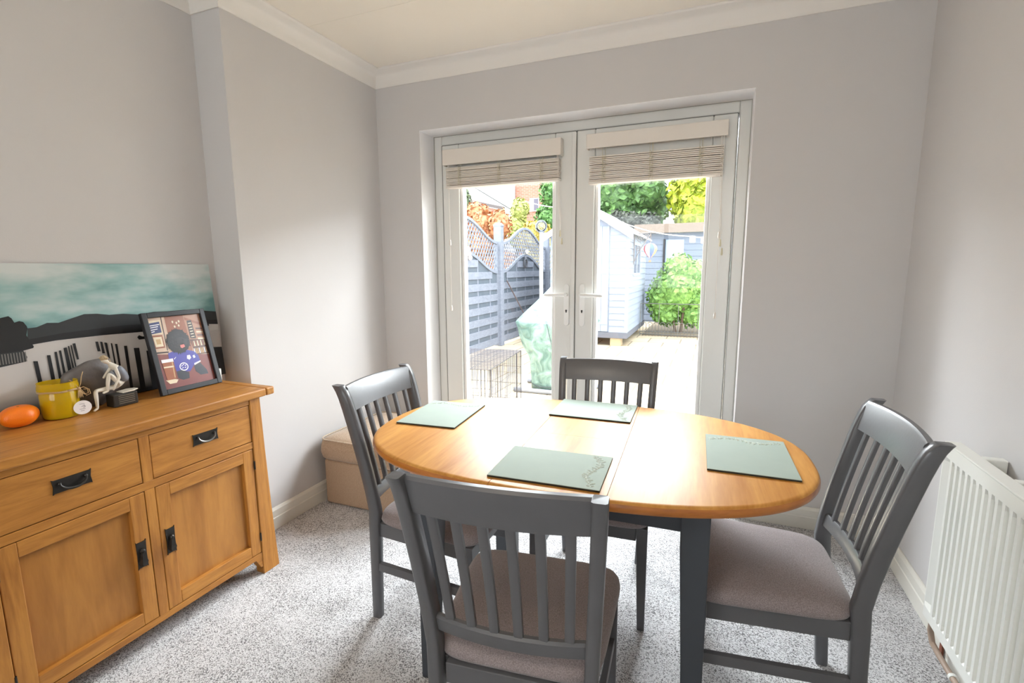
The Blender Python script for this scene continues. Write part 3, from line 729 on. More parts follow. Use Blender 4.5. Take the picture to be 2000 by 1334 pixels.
m.build('lake_print', inks, cvs)
cvs.rotation_euler = (0, -math.radians(5.2), 0)

# framed photo
pf = thing('photo_frame', 'black framed photo of a dog in a blue shirt', 'photo frame', (.018, -1.358, TOPZ+.002), math.radians(1.5))
pf.rotation_euler = (0, -math.radians(13), math.radians(1.0))
FW, FH, bw = .262, .336, .021
m = MB(); m.box(-.012, .006, -FW/2, -FW/2+bw, 0, FH); m.box(-.012, .006, FW/2-bw, FW/2, 0, FH); m.box(-.012, .006, -FW/2+bw, FW/2-bw, 0, bw); m.box(-.012, .006, -FW/2+bw, FW/2-bw, FH-bw, FH)
m.build('frame', M_black, pf, bevel=.002)
m = MB(); m.box(-.010, -.006, -FW/2+bw, FW/2-bw, bw, FH-bw); m.build('backing', M_black, pf)
m = MB(); m.loft([[(-.012, -.03, .22), (-.012, .03, .22), (-.014, .03, .22), (-.014, -.03, .22)], [(-.068, -.03, .015), (-.068, .03, .015), (-.071, .03, .015), (-.071, -.03, .015)]]); m.build('easel_strut', M_black, pf)
inkc = {'wall': (206, 178, 156), 'beam': (150, 92, 66), 'navy': (62, 70, 116), 'dark': (58, 42, 38), 'cream': (224, 208, 180), 'tan': (196, 160, 116), 'table': (128, 70, 66), 'shelf': (176, 130, 104), 'bottle': (96, 64, 52), 'dog': (34, 30, 32), 'muz': (52, 46, 48), 'tongue': (214, 126, 122), 'blue': (70, 66, 160), 'white': (232, 230, 236), 'beer': (156, 92, 60), 'paw': (48, 48, 58)}
ik = list(inkc); imats = [flatmat('photo_'+k, v, .3) for k, v in inkc.items()]
m = MB(); PW, PH = FW-2*bw, FH-2*bw
def ph(pts, layer, k):
    m.poly([(-.0055+.00012*layer, -PW/2+u*PW, bw+v*PH) for u, v in pts], ik.index(k))
ph([(0, 0), (1, 0), (1, 1), (0, 1)], 0, 'wall')
ph([(0, .5), (1, .385), (1, 0), (0, 0)], 1, 'table')
ph([(.321, 1), (.674, 1), (.707, .795), (.69, .45), (.30, .47)], 1, 'beam')
ph([(.674, 1), (1, 1), (1, .396), (.70, .424)], 2, 'shelf')
ph([(.69, .97), (1, .86), (1, .82), (.69, .93)], 3, 'beam')
ph([(.0, .961), (.234, .963), (.226, .769), (0, .766)], 3, 'cream'); ph([(.0, .928), (.212, .941), (.209, .788), (.0, .777)], 4, 'navy')
for k, (a, b) in enumerate(((.90, .17), (.872, .14), (.84, .12), (.81, .06))): ph([(.03, a), (.03+b, a+.008), (.03+b, a-.004), (.03, a-.012)], 5, 'white')
ph([(.012, .759), (.205, .754), (.2, .572), (.02, .574)], 3, 'beam'); ph([(.034, .735), (.184, .731), (.18, .594), (.04, .594)], 4, 'cream'); ph([(.07, .70), (.15, .70), (.15, .63), (.07, .63)], 5, 'tan')
ph([(.252, 1), (.268, 1), (.235, .53), (.22, .53)], 4, 'dark'); ph([(0, .528), (.24, .515), (.24, .495), (0, .506)], 4, 'dark')
ph([(.722, .914), (.816, .917), (.825, .642), (.71, .653)], 4, 'dark')
for k in range(6): ph([(.735, .88-k*.04), (.80, .882-k*.04), (.80, .870-k*.04), (.735, .868-k*.04)], 5, 'cream')
ph([(.689, .642), (1, .613), (1, .395), (.729, .411)], 4, 'bottle')
for k in range(8):
    x_ = .72+k*.034; ph([(x_, .61), (x_+.018, .61), (x_+.022, .53), (x_-.004, .53)], 5, 'cream' if k % 2 else 'beam'); ph([(x_, .50), (x_+.018, .50), (x_+.02, .42), (x_-.002, .42)], 5, 'tan' if k % 3 else 'white')
for k in range(4): ph([(.86, .80-k*.05), (.99, .79-k*.05), (.99, .765-k*.05), (.86, .775-k*.05)], 5, 'cream' if k % 2 else 'bottle')
for a, b in ((.45, .92), (.52, .90), (.57, .92), (.47, .85), (.55, .86)):
    ph([(a-.018, b), (a, b+.02), (a+.02, b), (a, b-.025)], 5, 'cream')
ph([(.287, .219), (.386, .229), (.515, .176), (.495, .091), (.371, .086), (.287, .121)], 8, 'paw'); ph([(.642, .254), (.772, .286), (.87, .165), (.883, .102), (.727, .106), (.647, .17)], 6, 'paw')
ph([(.22, .49), (.318, .503), (.433, .467), (.574, .499), (.712, .461), (.775, .394), (.788, .308), (.646, .266), (.578, .215), (.535, .185), (.287, .219), (.278, .335), (.21, .412)], 7, 'blue')
ph([(.303, .746), (.379, .786), (.44, .80), (.497, .806), (.588, .787), (.635, .73), (.673, .643), (.666, .573), (.61, .507), (.535, .479), (.435, .473), (.318, .503), (.253, .567), (.259, .658)], 9, 'dog')
rq = random.Random(9)
for k in range(46):   # shaggy outline of the dog's head
    a = 2*PI*k/46; cx_, cy_ = .462+.195*math.cos(a), .635+.155*math.sin(a); q = rq.uniform(.02, .045)
    ph([(cx_-.02*math.sin(a), cy_+.02*math.cos(a)), (cx_+q*math.cos(a+rq.uniform(-.6, .6)), cy_+q*math.sin(a+rq.uniform(-.6, .6))), (cx_+.02*math.sin(a), cy_-.02*math.cos(a))], 10, 'dog')
for k in range(30):
    a = rq.uniform(0, 2*PI); r_ = rq.uniform(.3, .9); cx_, cy_ = .462+.18*r_*math.cos(a), .635+.14*r_*math.sin(a)
    ph([(cx_, cy_), (cx_+.03, cy_-.012), (cx_+.012, cy_-.03)], 10, 'muz')
ph([(.442, .688), (.54, .691), (.624, .648), (.617, .577), (.522, .54), (.436, .572)], 10, 'muz'); ph([(.478, .579), (.553, .584), (.566, .547), (.503, .53), (.475, .544)], 12, 'tongue')
ph([(.53, .655), (.565, .66), (.575, .635), (.54, .625)], 11, 'dog')
ph([(.556, .418), (.613, .418), (.624, .375), (.582, .35), (.54, .373)], 9, 'white')
for k in range(16):   # ring-shaped crest on the shirt
    a0, a1 = 2*PI*k/16, 2*PI*(k+1)/16; cx_, cy_ = .445, .268
    ph([(cx_+.085*math.cos(a0), cy_+.06*math.sin(a0)), (cx_+.085*math.cos(a1), cy_+.06*math.sin(a1)), (cx_+.068*math.cos(a1), cy_+.046*math.sin(a1)), (cx_+.068*math.cos(a0), cy_+.046*math.sin(a0))], 9, 'white')
for a, b in ((.41, .28), (.445, .295), (.48, .28), (.42, .25), (.47, .25)): ph([(a-.016, b-.006), (a+.016, b+.002), (a+.016, b+.012), (a-.016, b+.004)], 9, 'white')
ph([(.30, .40), (.345, .425), (.345, .418), (.305, .39)], 9, 'white')
ph([(.654, .288), (.79, .314), (.793, .295), (.652, .259)], 9, 'white'); ph([(.66, .40), (.70, .41), (.71, .37), (.67, .36)], 9, 'white')
ph([(.056, .126), (.18, .131), (.281, .105), (.237, .065), (.113, .067)], 10, 'cream'); ph([(.063, .406), (.285, .403), (.255, .12), (.085, .122)], 11, 'beer')
ph([(.065, .412), (.279, .409), (.277, .364), (.065, .367)], 12, 'white'); ph([(.078, .312), (.262, .309), (.26, .286), (.077, .294)], 12, 'cream')
ph([(.24, .36), (.262, .36), (.24, .14), (.222, .14)], 12, 'tan')
m.build('photo_print', imats, pf)

# small white box behind the photo frame
m = MB(); m.box(-.012, .012, -.02, .02, 0, .052)
wb = tag(m.build('card_box', plain('white_card', (236, 234, 230), .6), bevel=.001), 'small white card box behind the photo frame', 'box'); wb.location = (-.045, -1.208, TOPZ+.001)

# ------------------------------------------------------------------ orange
m = MB(); n = 40; rings = []
for i in range(21):
    th_ = PI*i/20; r = math.sin(th_); z = -math.cos(th_)
    ring = []
    for k in range(n):
        a = 2*PI*k/n; lobe = 1+.06*math.cos(5*a)*r*(1 if z > -.4 else .4)+.02*math.sin(3*a+1)
        zz = z*.036-(.006*math.exp(-(r/.25)**2) if z > 0 else -.003*math.exp(-(r/.3)**2))
        ring.append((max(r, 1e-4)*.041*lobe*math.cos(a), max(r, 1e-4)*.052*lobe*math.sin(a), zz+.036))
    rings.append(ring)
m.loft(rings)
def peel():
    m_, nt, b = newmat('orange_peel'); N = nt.nodes; L = nt.links
    b.inputs['Base Color'].default_value = lin((240, 120, 14))+(1,); b.inputs['Roughness'].default_value = .42; b.inputs['Subsurface Weight'].default_value = .1
    v = N.new('ShaderNodeTexVoronoi'); v.inputs['Scale'].default_value = 420; tc = N.new('ShaderNodeTexCoord'); L.new(tc.outputs['Object'], v.inputs['Vector'])
    bp = N.new('ShaderNodeBump'); bp.inputs['Strength'].default_value = .35; bp.inputs['Distance'].default_value = .001; L.new(v.outputs['Distance'], bp.inputs['Height']); L.new(bp.outputs['Normal'], b.inputs['Normal'])
    return m_
of = thing('orange', 'knobbly orange at the left end of the sideboard top', 'orange', (-.02, -1.905, TOPZ+.001), .3)
m.build('peel', peel(), of, smooth=True)
m = MB(); m.lathe([(.003, 0), (.0035, .003), (.001, .004)], 8, (0, 0, .064)); m.build('stem_button', plain('orange_stem', (96, 110, 50), .7), of)

# ------------------------------------------------------------------ yellow jar candle
jr = thing('candle_jar', 'yellow glass candle jar tied with twine and a round white tag', 'candle jar', (-.028, -1.792, TOPZ+.001))
def yglass():
    m_, nt, b = newmat('yellow_glass'); b.inputs['Base Color'].default_value = lin((242, 208, 24))+(1,)
    b.inputs['Roughness'].default_value = .08; b.inputs['Transmission Weight'].default_value = .6; b.inputs['IOR'].default_value = 1.4
    return m_
m = MB()
outer = [(.040, 0), (.047, .003), (.050, .010), (.0515, .05), (.0515, .085), (.048, .092), (.0475, .096), (.0535, .098), (.055, .102), (.0545, .110), (.053, .120), (.054, .124)]
inner = [(.051, .124), (.050, .112), (.046, .098), (.0475, .086), (.0475, .05), (.046, .012), (.038, .008)]
m.lathe(outer+inner, 40); m.build('glass_body', yglass(), jr, smooth=40)
m = MB(); m.lathe([(.035, .009), (.0455, .013), (.047, .05), (.047, .080), (.040, .079), (.002, .078)], 32); m.build('wax', plain('yellow_wax', (214, 170, 30), .5), jr, smooth=40)
M_twine = plain('jute_twine', (188, 158, 116), .9, var=.2, scale=300)
m = MB(); pts = [(.0535*math.cos(a), .0535*math.sin(a), .094+.001*math.sin(5*a)) for a in [2*PI*k/30 for k in range(31)]]; m.tube(pts, .0016, 6)
m.tube([(x*1.01, y*1.01, z+.003) for x, y, z in pts], .0014, 6)
kx, ky = .042, .038
m.ball((kx, ky, .094), .006, .006, .006)
def ar(pts, r=.0013): m.tube([(kx+a, ky+b, c) for a, b, c in pts], r, 6)
ar([(0, 0, .094), (.004, .012, .098), (.006, .022, .090), (.004, .024, .074), (.004, .012, .072), (.002, .002, .086)])
ar([(0, 0, .094), (.003, .006, .088), (.004, .018, .066), (.004, .030, .070), (.004, .028, .086), (.003, .012, .090)])
ar([(0, 0, .094), (.006, .004, .11), (.004, .010, .135), (.0, .018, .150)]); ar([(0, 0, .094), (.003, -.008, .108), (-.002, -.018, .124), (-.004, -.022, .128)])
for k in range(7): ar([(0, 0, .094), (.004, -.001+.002*k-.004, .080), (.005, -.004+.0022*k-.003, .062+.003*(k % 3))], .0011)
m.build('twine', M_twine, jr, smooth=True)
m = MB(); m.lathe([(.0245, 0), (.0245, .0012)], 32)
tg = m.build('tag_disc', plain('white_tag', (240, 238, 240), .6), jr)
tg.rotation_euler = (PI/2+.05, 0, math.radians(75)); tg.location = (kx+.016, ky-.004, .030)
m = MB()
for k, (x0, z0, l) in enumerate(((-.008, .012, .014), (-.004, .003, .012), (-.009, -.006, .016), (-.006, -.012, .010))): m.box(x0, x0+l, z0, z0+.0014, .0012, .0014)
m.tube([(.0, .006, .0016), (.005, .008, .0016), (.007, .001, .0016), (.001, -.002, .0016)], .0006, 5)
m.build('tag_print', plain('tag_ink', (150, 148, 158), .7), tg)
# ------------------------------------------------------------------ stone and seated figurine
def to(px, py, x=0.): return (x, -1.717+(px-180)*.00178, TOPZ+(803-py)*.00181-(px-180)*.00030)
bm = bmesh.new(); bmesh.ops.create_icosphere(bm, subdivisions=4, radius=1)
rnd = random.Random(11); planes = [Vector((rnd.uniform(-1, 1), rnd.uniform(-1, 1), rnd.uniform(-1, 1))).normalized() for _ in range(12)]
for v in bm.verts:
    d = v.co.normalized(); k = 1.0
    for p in planes:
        q = d.dot(p)
        if q > .74: k = min(k, .74/q)
    v.co = Vector((d.x*k*.042, d.y*k*.098, d.z*k*.106))
me = bpy.data.meshes.new('stone'); bm.to_mesh(me); bm.free(); me.polygons.foreach_set('use_smooth', [True]*len(me.polygons))
st = bpy.data.objects.new('stone_ornament', me); COL.objects.link(st); me.materials.append(plain('mottled_dark_stone', (98, 92, 90), .45, var=.45, scale=30, bump=.6, bscale=90))
st.location = (-.064, -1.668, TOPZ+.094); st.rotation_euler = (.25, 0, 0)
tag(st, 'big mottled dark grey stone ornament behind the seated figurine', 'ornament')
fg = thing('figurine', 'pale figurine in a grey top seated on a dark bench', 'figurine', (0, -1.63, TOPZ+.001))
ox = Vector((0, 1.63, -TOPZ))
def tl(px, py, x=.012): return Vector(to(px, py, x))+ox
m = MB(); m.box(-.022, .026, -.030, .052, 0, .046); m.build('bench', plain('dark_bronze', (52, 48, 44), .4, metal=.3, var=.3, scale=60), fg, bevel=.003)
m = MB()
for k in range(5): m.box(.026, .0275, -.014, .040, .010+k*.007, .0125+k*.007)
m.build('bench_slats', plain('light_bronze', (120, 112, 98), .4, metal=.3), fg)  # slats in a lighter bronze than the bench
def skin_body(name, joints, edges, mat, parent, root=0, sub=2):
    me = bpy.data.meshes.new(name); me.from_pydata([j[0] for j in joints], edges, []); me.materials.append(mat)
    o = bpy.data.objects.new(name, me); COL.objects.link(o); o.parent = parent
    s = o.modifiers.new('skin', 'SKIN'); s.use_smooth_shade = True
    for i, j in enumerate(joints):
        sv = me.skin_vertices[0].data[i]; sv.radius = (j[1]*1.18, j[1]*1.18); sv.use_root = (i == root)
    u = o.modifiers.new('sub', 'SUBSURF'); u.levels = sub; u.render_levels = sub
    return o
M_porc = plain('bone_white_resin', (214, 206, 192), .5, var=.08, scale=50)
hip = tl(238, 752, .0); hip.z = max(hip.z, .058)
J = [(hip, .011), (tl(241, 736, .0), .011), (tl(236, 722, .0), .012), (tl(226, 712, .0), .010), (tl(218, 706, .002), .005), (tl(211, 701, .004), .009), (tl(207, 698, .006), .0075),
     (tl(226, 716, .014), .0055), (tl(229, 736, .020), .0045), (tl(219, 752, .022), .0035), (tl(216, 762, .018), .003),
     (tl(226, 716, -.012), .0055), (tl(216, 730, -.014), .0045), (tl(208, 738, -.006), .0035),
     (tl(230, 748, .012), .0085), (tl(213, 727, .014), .0065), (tl(209, 748, .013), .0055), (tl(208, 763, .012), .004), (tl(198, 767, .012), .0035),
     (tl(228, 756, -.004), .0085), (tl(188, 762, .006), .0065), (tl(187, 782, .010), .005), (tl(186, 797, .012), .0038), (tl(178, 802, .014), .0032)]
E_ = [(0, 1), (1, 2), (2, 3), (3, 4), (4, 5), (5, 6), (3, 7), (7, 8), (8, 9), (9, 10), (3, 11), (11, 12), (12, 13), (0, 14), (14, 15), (15, 16), (16, 17), (17, 18), (0, 19), (19, 20), (20, 21), (21, 22), (22, 23)]
skin_body('body', J, E_, M_porc, fg)
skin_body('top', [(tl(243, 746, .004), .0145), (tl(241, 734, .005), .0155), (tl(235, 722, .006), .0160), (tl(227, 714, .006), .0125)], [(0, 1), (1, 2), (2, 3)], plain('grey_blue_glaze', (120, 124, 134), .4, var=.2, scale=40), fg)
m = MB(); hc = tl(211, 697, .003); m.ball(hc, .0115, .0115, .0105, 14, 10); m.ball(tl(219, 703, .001), .006, .007, .006, 10, 8); rnd = random.Random(2)
for k in range(26):
    a = rnd.uniform(0, 2*PI); b = rnd.uniform(.0, 1.3); m.ball((hc.x+.011*math.cos(a)*math.cos(b), hc.y+.011*math.sin(a)*math.cos(b), hc.z+.010*math.sin(b)), .0032, .0032, .0028, 6, 5)
m.build('hair', plain('tan_hair_glaze', (170, 148, 116), .6, var=.3, scale=80), fg, smooth=True)
m = MB(); m.loft([[(-.018, .004, .047), (.022, .004, .047), (.022, .004, .050), (-.018, .004, .050)], [(-.020, .040, .048), (.024, .040, .048), (.024, .040, .053), (-.020, .040, .053)], [(-.008, .062, .050), (.014, .062, .050), (.014, .062, .053), (-.008, .062, .053)]]); m.build('draped_cloth', M_porc, fg, bevel=.001)

# ================================================================== garden
m = MB(); m.box(-14, 16, WT+.04, 30, GZ-.2, GZ); struct(m.build('patio', M_paving), 'sunlit pale stone patio outside the doors', 'patio')
m = MB(); m.box(.66, 5.0, 8.2, 10.9, GZ, GZ+.03); m.box(-12, -1.85, .5, 30, GZ, GZ+.02)
struct(m.build('planting_bed', M_soil), 'gravel and soil bed under the leafy bush', 'flower bed')

# fence panels along the left of the patio
FX = -1.70
def bell(u): return .5*(1+math.cos(PI*max(-1, min(1, u))))
def zu(y): return 1.80+.36*bell(y/1.33)
def zl(y): return 1.27+.34*bell(y/1.33)
def make_panel(label, yc):
    f = thing('garden_fence', label, 'fence', (FX, yc, GZ), 0, 'bell-topped fence panels along the patio'); dz = -GZ
    hy = 1.316
    ys = [-hy+2*hy*i/32 for i in range(33)]
    m = MB()
    m.loft([[(-.022, y, zu(y)-.045+dz), (.026, y, zu(y)-.045+dz), (.026, y, zu(y)+dz), (-.022, y, zu(y)+dz)] for y in ys]); m.build('curved_top_rail', M_fence, f)
    m = MB(); m.loft([[(-.02, y, zl(y)-.05+dz), (.022, y, zl(y)-.05+dz), (.022, y, zl(y)+dz), (-.02, y, zl(y)+dz)] for y in ys]); m.build('curved_middle_rail', M_fence, f)
    for s in (-1, 1):
        m = MB(); m.box(-.02, .018, s*hy-.022, s*hy+.022, .03, 1.76+dz); m.build('stile', M_fence, f)
    m = MB()
    for fam in (-1, 1):
        x = .006 if fam > 0 else -.006
        k = -1.4-2.4
        while k < 1.4+2.4:
            seg = []; 
            for i in range(121):
                z = 1.2+1.0*i/120; y = k+fam*(z-1.7)*.75
                ok = abs(y) < hy and zl(y)-.01 < z < zu(y)-.02
                if ok: seg.append((y, z))
                if (not ok or i == 120) and len(seg) > 1:
                    a, b = seg[0], seg[-1]; w = .011
                    m.loft([[(x-.005, a[0]-w, a[1]+dz), (x-.005, a[0]+w, a[1]+dz), (x+.005, a[0]+w, a[1]+dz), (x+.005, a[0]-w, a[1]+dz)], [(x-.005, b[0]-w, b[1]+dz), (x-.005, b[0]+w, b[1]+dz), (x+.005, b[0]+w, b[1]+dz), (x+.005, b[0]-w, b[1]+dz)]])
                    seg = []
                elif not ok: seg = []
            k += .105
    m.build('trellis', M_fence, f)
    z = .05; i = 0; m = MB(); mb = MB()
    while z < 1.66+dz:
        zt = z+.125
        ext = [y for y in ys if zl(y)-.03+dz > zt]
        if ext: m.box(.002, .016, min(ext), max(ext), z, zt)
        z += .205
    m.build('front_boards', M_fence, f, bevel=.002)
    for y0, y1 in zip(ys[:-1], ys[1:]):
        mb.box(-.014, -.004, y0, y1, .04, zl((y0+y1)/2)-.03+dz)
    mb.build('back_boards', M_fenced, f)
    m = MB()
    for k in range(-2, 3):
        y = k*.5; m.box(-.004, .002, y-.022, y+.022, .04, zl(y)-.04+dz)
    m.build('battens', M_fence, f)
    return f
make_panel('blue-grey trellis-topped fence panel nearest the house', 4.40)
make_panel('blue-grey trellis-topped fence panel beyond the first post, with a round ornament', 7.22)
make_panel('blue-grey trellis-topped fence panel farthest along, past the second post', 10.04)
make_panel('blue-grey fence panel closest to the house, mostly hidden by the door frame', 1.58)
def make_post():
    p = thing('fence_post', 'square blue-grey fence post with a chamfered cap between the first two panels', 'fence post', (FX, 5.81, GZ), 0, 'posts of the patio fence')
    m = MB(); m.box(-.075, .075, -.070, .070, 0, 2.235); m.build('shaft', M_fence, p, bevel=.008)
    m = MB(); m.loft([[(-.08, -.0705, 2.235), (.08, -.0705, 2.235), (.08, .0705, 2.235), (-.08, .0705, 2.235)], [(-.08, -.0705, 2.26), (.08, -.0705, 2.26), (.08, .0705, 2.26), (-.08, .0705, 2.26)], [(-.04, -.04, 2.30), (.04, -.04, 2.30), (.04, .04, 2.30), (-.04, .04, 2.30)]]); m.build('cap', M_fence, p)
    return p
p0 = make_post()
for y, l in ((8.63, 'slim blue-grey fence post farther back, just left of the shed'), (2.99, 'blue-grey fence post near the house wall, beside the wire crate')):
    c = copy_tree(p0); c.location = (FX, y, GZ); c['label'] = l
# ornament + rod
m = MB(); 
wr = thing('fence_ornament', 'round dark wreath ornament hanging on the second fence panel', 'ornament', (FX+.045, 7.12, 1.50))
m.tube([(0, .085*math.cos(a), .085*math.sin(a)-.08) for a in [2*PI*k/20 for k in range(21)]], .022, 8); m.build('ring', plain('dark_wicker', (74, 76, 84), .8, var=.3, scale=60), wr, smooth=True)
m = MB(); m.ball((0, 0, .03), .02, .045, .04); m.ball((0, .05, .05), .015, .022, .02); m.build('bird', plain('grey_resin_bird', (96, 98, 106), .7), wr, smooth=True)
m = MB(); m.tube([(FX+.06, 6.05, 1.08), (FX+.24, 6.9, .10), (FX+.26, 6.98, GZ+.01)], .012, 6); tag(m.build('cane', plain('brown_cane', (92, 78, 78), .8)), 'thin brown cane leaning on the second fence panel', 'cane')
fl = thing('flower_light', 'cluster of white flower lights on the nearest fence panel rail', 'light', (FX+.05, 4.47, 1.58))
for dy, dz_ in ((-.02, .05), (.03, -.03), (.06, -.09), (-.05, -.02)):
    m = MB(); m.ball((0, dy, dz_), .035, .045, .04, 10, 8); m.build('petal_head', plain('white_petal', (238, 228, 224), .7), fl, smooth=True)
fl2 = thing('flower_light', 'small white flower light above the round fence ornament', 'light', (FX+.05, 7.20, 1.66))
m = MB(); m.ball((0, 0, 0), .03, .055, .05, 10, 8); m.build('petal_head', plain('white_petal_small', (240, 232, 226), .7), fl2, smooth=True)

# shed
sd = thing('garden_shed', 'pale blue-grey wooden shed with gable roof and plank door', 'shed', (-.165, 6.5, GZ))
sx0, sx1, dep = -.745, .745, 2.5; zb = .25; ze = 2.13; za = 2.60
m = MB(); m.prism([(sx0, zb), (sx1, zb), (sx1, ze), (0, za), (sx0, ze)], 'y', 0, .04); m.box(sx1-.04, sx1, .04, dep-.04, zb, ze); m.box(sx0, sx0+.04, .04, dep-.04, zb, ze)
m.prism([(sx0, zb), (sx1, zb), (sx1, ze), (0, za), (sx0, ze)], 'y', dep-.04, dep); m.build('wall', M_shed, sd)
def clad(m, a, b, face):
    z = zb+.01
    while z < ze-.02:
        zt = min(z+.118, ze)
        pr = [(0, z), (.016, z), (.004, zt), (0, zt)]
        if face == 'front': m.loft([[(x, -q[0], q[1]) for q in pr] for x in (a, b)])
        else: m.loft([[(sx1+q[0], y, q[1]) for q in pr] for y in (a, b)])
        z += .120
m = MB(); clad(m, .42, sx1-.01, 'front'); clad(m, sx0+.01, -.42, 'front'); clad(m, .02, .55, 'side'); clad(m, 1.55, dep-.02, 'side')
z = zb+.01
while z < 1.30:
    m.loft([[(sx1+q[0], y, q[1]) for q in [(0, z), (.016, z), (.004, z+.118), (0, z+.118)]] for y in (.55, 1.55)]); z += .12
m.build('cladding', M_shed, sd)
m = MB(); m.box(sx1-.04, sx1+.022, -.018, .012, zb, ze-.02); m.build('corner_trim', M_shed, sd)
dr = None
m = MB()
for k in range(6): m.box(-.395+k*.1325, -.265+k*.1325, -.030, -.008, zb+.02, 2.22)
m.box(-.40, .40, -.034, -.030, 1.35, 1.40); m.box(-.40, .40, -.034, -.030, zb+.15, zb+.2)
m.build('door', M_shed, sd, bevel=.002)
m = MB(); m.box(sx0-.02, sx1+.02, -.03, dep, .15, zb+.01); m.build('base_frame', M_shedb, sd)
for a in (-.65, -.1, .55):
    for b in (.1, 2.3):
        m = MB(); m.box(a-.1, a+.1, b-.1, b+.1, 0, .15); m.build('foot_block', plain('sandstone_block', (170, 150, 120), .9), sd)
for s in (-1, 1):
    m = MB(); v0 = Vector((0, 0, za+.03)); v1 = Vector((s*(sx1+.12), 0, ze-.045))
    m.loft([[(0, y, za+.0), (s*(sx1+.12), y, ze-.075), (s*(sx1+.12), y, ze-.045), (0, y, za+.035)] for y in (-.12, dep+.12)]); m.build('roof_slope', M_felt, sd)
    m = MB(); m.loft([[(0, y, za-.10), (s*(sx1+.10), y, ze-.17), (s*(sx1+.10), y, ze-.065), (0, y, za+.012)] for y in (-.145, -.122)]); m.build('barge_board', plain('barge_board_paint', (170, 172, 180), .7), sd)
m = MB(); m.box(sx1-.01, sx1+.022, .55, 1.55, 1.30, 1.36); m.box(sx1-.01, sx1+.022, .55, 1.55, 1.90, 1.96); m.box(sx1-.01, sx1+.022, .55, .61, 1.36, 1.90); m.box(sx1-.01, sx1+.022, 1.02, 1.08, 1.36, 1.90); m.box(sx1-.01, sx1+.022, 1.49, 1.55, 1.36, 1.90)
wf = m.build('window_frame', M_shed, sd)
m = MB(); m.box(sx1-.002, sx1+.004, .61, 1.49, 1.36, 1.90); m.build('pane', plain('dark_window', (66, 72, 84), .1), wf)
# metal scroll bracket on the shed
hb = thing('hanging_bracket', 'dark scrolled iron hanging bracket on the side of the shed', 'bracket', (.625, 6.9, 1.72))
m = MB()
m.tube([(0, 0, -.35), (0, 0, .25)], .012, 6); m.tube([(0, 0, .22), (.32, 0, .24)], .012, 6)
for (cx_, cz_, r_) in ((.10, .12, .07), (.22, .17, .05), (.07, -.06, .05)):
    m.tube([(cx_+r_*(1-k/26)*math.cos(k*.45), 0, cz_+r_*(1-k/26)*math.sin(k*.45)) for k in range(22)], .008, 5)
m.tube([(0, 0, -.3), (.12, 0, -.05), (.30, 0, .22)], .009, 6)
m.build('scrollwork', plain('weathered_iron', (104, 98, 98), .7), hb)
# globe lamp by the shed
gl = thing('garden_lamp', 'round clear globe lamp on a white post beside the shed', 'lamp', (-1.0, 6.22, GZ))
m = MB(); m.tube([(0, 0, 0), (0, 0, 2.12)], .035, 12); m.build('pole', M_white_render, gl)
m = MB(); m.ball((0, 0, 2.24), .11, .11, .11, 20, 12); m.build('globe', glassmat('globe_glass', (.85, .9, .95), 1.5), gl, smooth=True)
m = MB(); m.tube([(.11*math.cos(a), -.02, 2.24+.11*math.sin(a)) for a in [2*PI*k/24 for k in range(25)]], .008, 6); m.lathe([(.05, 2.12), (.05, 2.15), (.03, 2.16)], 12); m.build('ring', plain('lamp_ring', (120, 126, 136), .5), gl)

# festoon lights
fs = thing('string_lights', 'string of square cream lanterns from the shed roof across the garden', 'string lights', (0, 6.3, 0))
def lan(x, y, z):
    m = MB(); m.box(x-.045, x+.045, y-.045, y+.045, z-.05, z+.04); l_ = m.build('lantern', plain('cream_lantern', (222, 208, 172), .6), fs, bevel=.008)
    m = MB(); m.lathe([(.05, .04), (.035, .06), (.01, .065)], 10, (x, y, z)); m.build('lantern_cap', plain('lantern_cap', (236, 232, 228), .6), l_)
L_ = [(-1.35, .0, 2.52), (-.06, 0, 2.34), (.48, .0, 2.06), (1.68, .0, 1.78), (1.86, 0, 1.76), (3.2, 0, 2.1)]
pts = []
for a, b in zip(L_[:-1], L_[1:]):
    for k in range(8):
        t_ = k/8; sag = -.06*(1-(2*t_-1)**2)*min(1, abs(a[0]-b[0])); pts.append((a[0]+(b[0]-a[0])*t_, 0, a[2]+(b[2]-a[2])*t_+sag+.055))
m = MB(); m.tube(pts, .008, 5); m.build('cable', plain('white_cable', (222, 218, 216), .6), fs)
for q in L_[1:5]: lan(q[0], q[1], q[2])

# hot-air balloon wind spinner
bl = thing('balloon_spinner', 'little striped red, white and blue hot air balloon hanging by the shed', 'garden ornament', (.91, 7.0, 1.50))
cols = [plain('balloon_'+n_, c_, .6) for n_, c_ in (('red', (204, 64, 78)), ('white', (226, 220, 228)), ('blue', (76, 96, 190)), ('orange', (222, 150, 90)))]
m = MB(); n = 24; prof = [(.02, .0), (.05, .03), (.10, .09), (.125, .15), (.115, .21), (.07, .255), (.004, .27)]
m.lathe(prof, n)
for i in range(len(m.f)-2): m.m[i] = (0, 1, 2, 3)[((i % n)//3) % 4]
m.build('envelope', cols, bl, smooth=True)
m = MB(); m.tube([(0, 0, .27), (0, 0, .55)], .003, 4); m.tube([(.02, 0, .0), (.015, 0, -.05)], .002, 4); m.tube([(-.02, 0, .0), (-.015, 0, -.05)], .002, 4); m.box(-.02, .02, -.02, .02, -.085, -.05); m.build('basket', plain('wicker_basket', (150, 116, 80), .8), bl)

